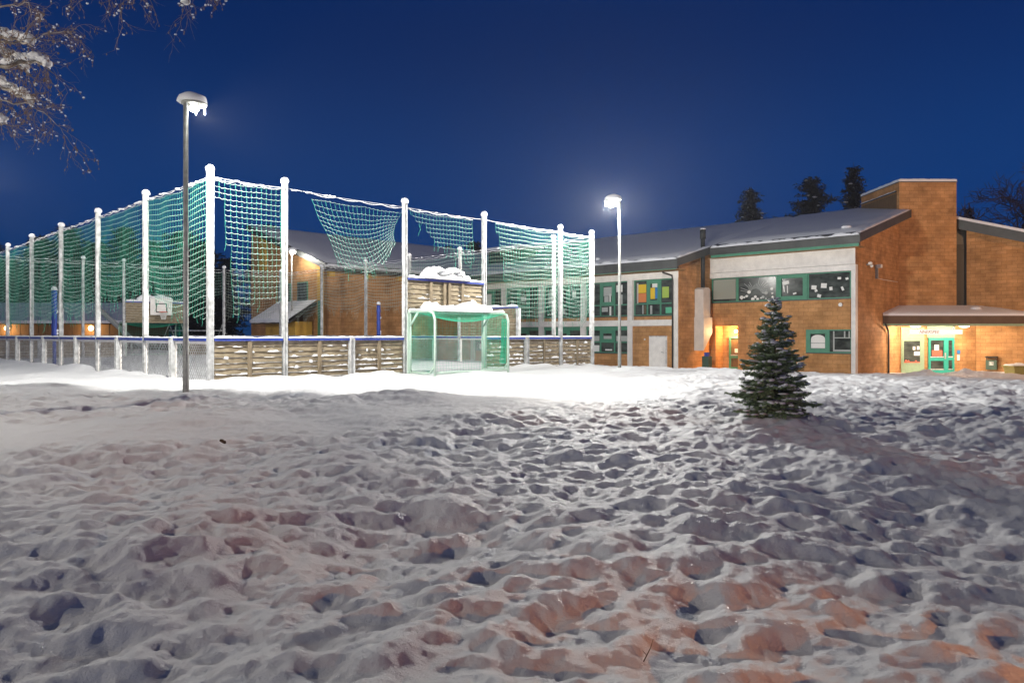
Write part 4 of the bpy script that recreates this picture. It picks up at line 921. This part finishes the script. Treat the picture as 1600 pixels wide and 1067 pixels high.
# ------------------------------------------------------------------ trees
def basis(d):
    a = Vector((0, 0, 1)) if abs(d.z) < .9 else Vector((1, 0, 0)); e1 = d.cross(a).normalized(); return e1, d.cross(e1)
def needles(mb, p0, p1, step, nl, rnd, w=.0036, per=5):
    d = (p1-p0); L = d.length
    if L < 1e-4: return
    d.normalize(); e1, e2 = basis(d); n = max(1, int(L/step))
    for i in range(n):
        p = p0+d*(L*(i+.5)/n)
        for k in range(per):
            a = rnd.uniform(0, 2*PI); o = (e1*math.cos(a)+e2*math.sin(a)); q = p+(o*.85+d*.55).normalized()*nl*rnd.uniform(.8, 1.2); sd = d.cross(o)*w
            b = len(mb.v); mb.v += [tuple(p+sd), tuple(p-sd), tuple(q)]; mb.face((b, b+1, b+2))
def spruce(X, Y, H, R, label):
    z0 = float(ground_base(X, Y))+.04; rnd = random.Random(5); t = thing('spruce_tree', label, 'tree', (X, Y, z0))
    tr = MB(); tr.tube([(X, Y, z0-.2), (X, Y, z0+H*.5), (X+.01, Y, z0+H)], [.04, .022, .005], 8)
    nd = MB(); sn = MB(); zz = .14; wh = 0
    while zz < H*.985:
        f = 1-zz/H; r = R*(f**.85)*(1.02 if f < .8 else 1.05-.6*(f-.8)); nb = rnd.randint(6, 9) if f > .25 else rnd.randint(3, 5); a0 = rnd.uniform(0, 6.28)
        for b in range(nb):
            a = a0+b*2*PI/nb+rnd.uniform(-.3, .3); L = r*rnd.choice((.6, .8, .95, 1.05, 1.28))*rnd.uniform(.9, 1.1)+.03; up = -.12+.75*(1-f)**1.3+rnd.uniform(-.1, .1)
            pts = []; p = Vector((X, Y, z0+zz+rnd.uniform(-.03, .03))); d = Vector((math.cos(a), math.sin(a), up)).normalized()
            ns = max(3, int(L/.07))
            for s in range(ns+1):
                pts.append(p.copy()); dd = d.copy(); dd.z += .28*(s/ns)**2-.10*(s/ns)*(f); p = p+dd.normalized()*L/ns
            tr.tube([tuple(q) for q in pts], [.008*(1-.75*i/ns) for i in range(ns+1)], 4, False)
            for i in range(ns):
                needles(nd, pts[i], pts[i+1], .0065, .030, rnd)
            # side twigs, lying roughly in the branch plane
            for i in range(1, ns):
                for sg in (1, -1):
                    if rnd.random() < .12: continue
                    dd = (pts[i+1]-pts[i]).normalized(); sd = dd.cross(Vector((0, 0, 1))).normalized()*sg
                    l2 = min(.26, (L*(1-i/ns))*.62+.045)*rnd.uniform(.7, 1.1); q1 = pts[i]+(dd*.75+sd*.8+Vector((0, 0, rnd.uniform(-.22, .12)))).normalized()*l2
                    tr.tube([tuple(pts[i]), tuple(q1)], [.004, .0015], 3, False); needles(nd, pts[i], q1, .007, .028, rnd)
                    if l2 > .12:
                        for s3 in (1, -1):
                            m_ = pts[i].lerp(q1, .5); dv = (q1-pts[i]).normalized(); q2 = m_+(dv*.8+dd*s3*.5+Vector((0, 0, rnd.uniform(-.2, .05)))).normalized()*l2*.5; needles(nd, m_, q2, .007, .027, rnd)
                    if rnd.random() < .45:
                        c = pts[i].lerp(q1, rnd.uniform(.3, .8)); sn.blob(tuple(c+Vector((0, 0, .012))), .022+l2*.22, .022+l2*.18, .015+.016*rnd.random(), 7, 4, .3, 3., -.35, i+b)
            if rnd.random() < .35:
                k = rnd.randint(max(1, ns//2), ns-1); q = [tuple(x+Vector((0, 0, .014))) for x in pts[max(0, k-2):k+2]]
                if len(q) > 2: sn.ridge(q, .018+.02*rnd.random(), .018+.02*rnd.random(), b+wh)
        zz += .048+.062*(1-f); wh += 1
    for (h, r) in ((.92, .018), (.86, .03), (.80, .04), (.72, .05)): sn.blob((X+rnd.uniform(-.03, .03), Y-.02, z0+H*h), r*.8, r*.8, r*1.5, 8, 6, .35, 2.5, -.8, h)
    tr.build('trunk', 'bark', t); nd.build('crown', 'needle', t); sn.build('snow_load', 'snow', t)
    return t
spruce(3.72, 10.2, 1.74, .56, 'small snow dusted spruce standing alone on the trodden snow')
def far_conifer(H, R, seed, pine=False, snow=0.):
    rnd = random.Random(seed); t = thing('spruce_tree', 'x', 'tree', (0, 0, 0)); tr = MB(); tr.tube([(0, 0, 0), (.05, 0, H*.6), (0, 0, H)], [.22, .13, .02], 7)
    nd = MB(); sn = MB(); zz = H*(.12 if not pine else .38)
    while zz < H*.99:
        f = 1-zz/H; r = R*(f**.5 if not pine else min(1, 1.6*f**.55)*.9)*rnd.uniform(.8, 1.1)+.12; nb = rnd.randint(6, 9)
        for b in range(nb):
            a = rnd.uniform(0, 2*PI); L = r*rnd.uniform(.6, 1.15); p0 = Vector((0, 0, zz)); dr = (-.25 if not pine else .15)+rnd.uniform(-.15, .2)
            d = Vector((math.cos(a), math.sin(a), dr)).normalized(); n = max(2, int(L/.35))
            tr.tube([tuple(p0), tuple(p0+d*L*.9)], [.05, .015], 3, False)
            for i in range(n):
                c = p0+d*L*(i+.7)/n
                for k in range(9):
                    o = Vector((rnd.gauss(0, .26), rnd.gauss(0, .26), rnd.gauss(-.05, .16))); q = c+o; e = Vector((rnd.uniform(-1, 1), rnd.uniform(-1, 1), rnd.uniform(-.7, .5))).normalized()*rnd.uniform(.3, .65); s = e.cross(Vector((rnd.uniform(-1, 1), rnd.uniform(-1, 1), 1))).normalized()*.11
                    bb = len(nd.v); nd.v += [tuple(q-s), tuple(q+s), tuple(q+e)]; nd.face((bb, bb+1, bb+2))
                if rnd.random() < snow: sn.blob(tuple(c+Vector((0, 0, .08))), .28*rnd.uniform(.5, 1.2), .22, .07, 8, 5, .4)
        zz += H*(.03 if not pine else .035)
    tr.build('trunk', 'bark', t); nd.build('crown', 'fneedle', t)
    if snow: sn.build('snow_load', 'snow', t)
    return t
def at(px, py, Y): return ((px-800)/1123*Y, Y, 1.25+(523-py)/1123*Y)
def place(t, px, top, Y, H, label, copy=True, name=None, rz=0., sc=None):
    p = at(px, top, Y); g0 = p[2]-H*(sc[2] if sc else 1)
    loc = (p[0], Y, g0)
    if copy: return copy_thing(t, loc, label, 'conifers behind the school', rz, sc)
    t.location = loc; t['label'] = label; t['group'] = 'conifers behind the school'; t.rotation_euler = (0, 0, rz)
    if sc: t.scale = sc
    return t
c1 = far_conifer(15, 3.6, 1, False, .08); place(c1, 1172, 298, 82, 15, 'dark conifer with snow patches behind the roof, leftmost behind the ridge', False)
c2 = far_conifer(17, 4.3, 2, True, .04); place(c2, 1268, 278, 84, 17, 'broad dark pine behind the roof between two narrower conifers', False); c2.name = 'pine_tree'; c2.scale = (1, 1, 1)
c3 = far_conifer(19, 3.0, 3, False, .04); place(c3, 1334, 254, 84, 19, 'tallest dark spruce rising left of the tower', False)
place(c3, 1514, 318, 84, 19, 'small dark spruce top between tower and hall roof', True, rz=2., sc=(.62, .62, .9))
r_ = copy_thing(c3, (7.3, -3.0, -.2), 'unseen young spruce added behind the camera to dapple the orange light', None, 1., (.42, .42, .27)); del r_['group']  # added out of view to break the orange spot into patches
k = 0
for px, top, Y, sc, src in ((20, 372, 84, .75, c3), (62, 345, 86, .9, c1), (108, 322, 84, .95, c3), (150, 352, 88, .85, c2), (196, 330, 90, .9, c1), (240, 345, 86, .85, c3), (286, 335, 88, .9, c2), (318, 352, 84, .8, c1), (352, 372, 88, .75, c3), (420, 352, 92, .8, c1), (742, 378, 100, .6, c2), (700, 385, 104, .6, c1), (-20, 350, 82, .8, c2), (80, 400, 74, .6, c3), (215, 395, 76, .6, c1), (330, 395, 76, .6, c2)):
    h = {id(c1): 15, id(c2): 17, id(c3): 19}[id(src)]
    lab = 'dark forest conifer behind the ball court, tree %d of the row counted from the left' % (k+1) if 0 else None
    where = ['far left behind the low building', 'above the second left post', 'above the third left post', 'just left of the fourth left post', 'between fourth and fifth left posts', 'just right of the fifth left post', 'behind the near lamp pole', 'behind the tall corner post', 'right of the tall corner post', 'behind the brick gable peak', 'behind the roof valley, right', 'behind the roof valley, left', 'at the left picture edge', 'low, behind the third left net', 'low, behind the fifth left post', 'low, behind the corner post'][k]
    o = place(src, px, top+(26 if px < 360 else 0), Y, h, 'dark conifer in the forest, '+where, True, rz=k*1.3, sc=(sc*1.5, sc*1.5, sc)); k += 1
# bare deciduous trees
def bare_tree(name, label, base, H, seed, spread, m, levels=4, r0=.16, lean=(0, 0), weep=.0, snow=None, leafy=False):
    rnd = random.Random(seed); t = thing(name, label, 'tree', base); tr = MB(); tw = MB()
    def grow(p, d, L, r, lv):
        n = 4; pts = [p.copy()]
        for i in range(n):
            d = (d+Vector((rnd.gauss(0, .13), rnd.gauss(0, .13), rnd.gauss(.02, .08)-(weep if lv >= levels-2 else 0)))).normalized(); p = p+d*L/n; pts.append(p.copy())
        (tr if lv < 2 else tw).tube([tuple(q) for q in pts], [max(.035, r)*(1-.45*i/n) for i in range(n+1)], 6 if lv < 2 else 3, False)
        if lv >= levels: return
        nb = 4 if lv < 2 else 5
        for i in range(nb):
            s = pts[min(n, 1+int((i+1)*(n-0)/nb))]; e1, e2 = basis(d); a = rnd.uniform(0, 6.28)
            nd_ = (d*.75+(e1*math.cos(a)+e2*math.sin(a))*rnd.uniform(.5, 1)*spread).normalized(); grow(s, nd_, L*rnd.uniform(.5, .72), r*.5, lv+1)
    b = Vector(base); grow(b, Vector((lean[0], lean[1], 1)).normalized(), H*.42, r0, 0)
    tr.build('trunk', m, t); tw.build('twigs', 'twig', t); return t
bp = at(1583, 310, 78); bare_tree('bare_tree', 'leafless branching tree behind the hall roof at the right edge', (bp[0], 78, -1.5), 27, 4, .9, 'bark', 5, .34)
bp = at(1560, 340, 80); bare_tree('bare_tree', 'smaller leafless tree left of the right edge tree', (bp[0], 80, -1.5), 23, 9, .9, 'bark', 5, .3)
# birch left of the frame with snowy limbs reaching in
BX, BY = -9.6, 9.4
t = thing('birch_tree', 'snow laden birch whose limbs hang in at the upper left', 'tree', (BX, BY, 0)); rnd = random.Random(21)
tr = MB(); tr.tube([(BX, BY, -.3), (BX+.1, BY, 3), (BX-.05, BY+.1, 6), (BX+.05, BY, 10)], [.2, .17, .13, .07], 10)
tw = MB(); sn = MB(); lv = MB()
def twig(p, d, L, r, dep, weep):
    n = 5; pts = [p.copy()]
    for i in range(n):
        d = (d+Vector((rnd.gauss(0, .16), rnd.gauss(0, .16), rnd.gauss(0, .12)-weep))).normalized(); p = p+d*L/n; pts.append(p.copy())
    tw.tube([tuple(q) for q in pts], [r*(1-.6*i/n) for i in range(n+1)], 3, False)
    if rnd.random() < .12: q = pts[rnd.randint(2, n)]; sn.blob(tuple(q), .007+.014*rnd.random(), .007+.010*rnd.random(), .006+.008*rnd.random(), 6, 4, .3)
    for q in pts[2:]:
        if rnd.random() < .08: lv.blob(tuple(q+Vector((0, 0, -.015))), .007, .007, .016, 5, 4)
    if dep > 0:
        for i in range(2, n+1):
            e1, e2 = basis(d); a = rnd.uniform(0, 6.28); twig(pts[i], (d*.8+(e1*math.cos(a)+e2*math.sin(a))*.7).normalized(), L*rnd.uniform(.35, .6), r*.65, dep-1, weep*1.3)
def limb(pix, snowy, r=.03):
    P = [Vector(at(a, b, y)) for a, b, y in pix]; pts = []
    P = [Vector((BX, BY, P[0].z-.5))]+P
    for i in range(len(P)-1):
        for k in range(4): pts.append(P[i].lerp(P[i+1], k/4)+Vector((0, 0, .02*math.sin(k*2+i))))
    pts.append(P[-1]); n = len(pts)
    tr.tube([tuple(q) for q in pts], [r*(1.3-1.05*i/(n-1)) for i in range(n)], 6, False)
    if snowy:
        sn.ridge([tuple(q+Vector((0, 0, r*.6))) for q in [pts[0].lerp(pts[-1], 0)]+[pts[i].lerp(pts[i+1], f) for i in range(4, n-1) for f in (0, .33, .66)]], .05*snowy, .075*snowy, n)
        for i in range(5, n-1): sn.blob(tuple(pts[i]+Vector((0, 0, r+.04))), .07*snowy*rnd.uniform(.6, 1.3), .055*snowy, .055*snowy*rnd.uniform(.6, 1.2), 9, 6, .3, 2., -.7, i)
    for i in range(4, n):
        for k in range(2 if i % 2 else 1):
            d = (pts[min(i+1, n-1)]-pts[i-1]).normalized(); e1, e2 = basis(d); a = rnd.uniform(0, 6.28)
            twig(pts[i], (d*.55+(e1*math.cos(a)+e2*math.sin(a))*.8+Vector((.15, 0, .05))).normalized(), rnd.uniform(.2, .42), .0045, (2 if rnd.random() < .45 else 1), .05)
limb([(-40, 75, 9.4), (5, 60, 9.3), (30, 64, 9.3), (52, 74, 9.2)], 1.0)
limb([(-60, 100, 9.6), (0, 82, 9.6), (26, 98, 9.5), (46, 118, 9.5)], .9)
limb([(-60, 120, 9.2), (0, 106, 9.2), (40, 98, 9.2), (62, 98, 9.2), (78, 110, 9.2)], 1.0)
limb([(-60, 125, 9.8), (0, 134, 9.8), (22, 146, 9.8), (44, 158, 9.8), (50, 170, 9.8)], .9)
limb([(-60, 60, 9), (10, 68, 9), (50, 62, 9), (85, 50, 9), (118, 52, 9)], 0, .012)
limb([(-60, 150, 9.4), (10, 160, 9.4), (50, 164, 9.4), (85, 190, 9.4), (104, 214, 9.4)], 0, .012)
limb([(-50, 190, 9.4), (0, 192, 9.4), (10, 196, 9.4)], .7, .02)
limb([(-50, 20, 9.4), (20, 10, 9.4), (45, 5, 9.4), (50, 30, 9.4)], 0, .012)
for px, y in ((150, 8.5), (190, 8.6), (215, 8.4), (285, 8.3), (330, 8.5), (120, 8.7)):
    p = Vector(at(px, -40, y)); tr.tube([(BX, BY, 7.2+px*.002), (-7.5, 9, 6.9), tuple(p)], [.04, .025, .008], 6, False)
    for k in range(3): twig(p+Vector((rnd.uniform(-.1, .1), rnd.uniform(-.1, .1), 0)), Vector((rnd.uniform(-.2, .3), 0, -1)).normalized(), rnd.uniform(.35, .65) if px in (285, 190, 215) else .35, .005, 2, .04)
    if px == 285: sn.blob(tuple(Vector(at(290, 2, y))), .06, .05, .04, 8, 5, .3)
tr.build('trunk', 'birchbark', t); tw.build('twigs', 'twig', t); sn.build('snow_load', 'snow', t); lv.build('catkins', 'twig', t)
hz_m = bpy.data.materials.new('snowy_air'); t_ = nt(hz_m); t_.nodes.remove(t_.nodes['Principled BSDF']); pv = t_.nodes.new('ShaderNodeVolumePrincipled')
pv.inputs['Color'].default_value = (.9, .93, 1, 1); pv.inputs['Density'].default_value = HAZE; pv.inputs['Anisotropy'].default_value = .55
t_.links.new(pv.outputs[0], t_.nodes['Material Output'].inputs['Volume'])
if HAZE: q = MB(); q.box(-120, 120, -40, 140, -4, 26); o = q.build('haze', hz_m); o['kind'] = 'stuff'; o['label'] = 'snow filled night air'
def hgt(x, y): return float(ground_base(x, y)+bil(np.array([x]), np.array([y]))[0]+extra(np.array([x]), np.array([y]))[0])
x, y = .51, 2.74; z = hgt(x, y); t = thing('fallen_twig', 'thin dark twig sticking out of the foreground snow', 'twig', (x, y, z))
m = MB(); m.tube([(x-.02, y, z-.02), (x, y, z+.02), (x+.02, y+.01, z+.05), (x+.03, y+.01, z+.085)], [.0025, .002, .0016, .001], 5); m.tube([(x+.005, y, z+.025), (x-.012, y, z+.045)], .001, 4); m.build('stem', 'bark', t)
x, y = -3.37, 8.35; z = hgt(x, y); t = thing('dark_clump', 'small dark clump lying on the trodden path', 'clump', (x, y, z))
m = MB(); m.blob((x, y, z+.015), .032, .03, .03, 9, 6, .5, 3.); m.blob((x+.03, y, z+.01), .02, .02, .02, 8, 5, .5, 3.); m.build('clod', 'bark', t)
# ------------------------------------------------------------------ world, camera, render settings
w = bpy.data.worlds.new('World'); SC.world = w; w.use_nodes = True; N, Lk = w.node_tree.nodes, w.node_tree.links
bg = N['Background']; tc = N.new('ShaderNodeTexCoord'); sp = N.new('ShaderNodeSeparateXYZ'); Lk.new(tc.outputs['Generated'], sp.inputs[0])
rp = N.new('ShaderNodeValToRGB'); rp.color_ramp.interpolation = 'EASE'; el = rp.color_ramp.elements
el[0].position = 0.; el[0].color = (.005, .036, .125, 1); el[1].position = 1.; el[1].color = (.034, .032, .037, 1)
for p_, c_ in ((.17, (.0012, .036, .168)), (.41, (.0003, .018, .105)), (.62, (.023, .028, .055))): e = el.new(p_); e.color = (*c_, 1)
Lk.new(sp.outputs['Z'], rp.inputs['Fac'])
# last twilight in the sky behind the camera, a little brighter to the right
dt = N.new('ShaderNodeVectorMath'); dt.operation = 'DOT_PRODUCT'; dt.inputs[1].default_value = (.25, -.97, 0); Lk.new(tc.outputs['Generated'], dt.inputs[0])
mr = N.new('ShaderNodeMapRange'); mr.inputs[1].default_value = -1.15; mr.inputs[2].default_value = 1.; mr.inputs[3].default_value = .9; mr.inputs[4].default_value = 1.5; Lk.new(dt.outputs['Value'], mr.inputs[0])
ml = N.new('ShaderNodeVectorMath'); ml.operation = 'SCALE'; Lk.new(rp.outputs['Color'], ml.inputs[0]); Lk.new(mr.outputs[0], ml.inputs['Scale'])
Lk.new(ml.outputs[0], bg.inputs[0]); bg.inputs[1].default_value = 1.0
cam = bpy.data.cameras.new('camera'); co = bpy.data.objects.new('camera', cam); COL.objects.link(co)
co.location = (0, 0, 1.25); co.rotation_euler = (PI/2, 0, 0); cam.sensor_width = 36; cam.lens = 1123/1600*36; cam.shift_y = -10.5/1600; cam.clip_end = 3000; cam.clip_start = .05
SC.camera = co
SC.view_settings.view_transform = 'Standard'; SC.view_settings.look = 'None'; SC.view_settings.exposure = 0.; SC.view_settings.gamma = 1.
SC.render.engine = 'CYCLES'; cy = SC.cycles; cy.max_bounces = 5; cy.diffuse_bounces = 3; cy.glossy_bounces = 3; cy.caustics_reflective = False; cy.caustics_refractive = False; cy.use_denoising = True
cy.sample_clamp_indirect = 4.
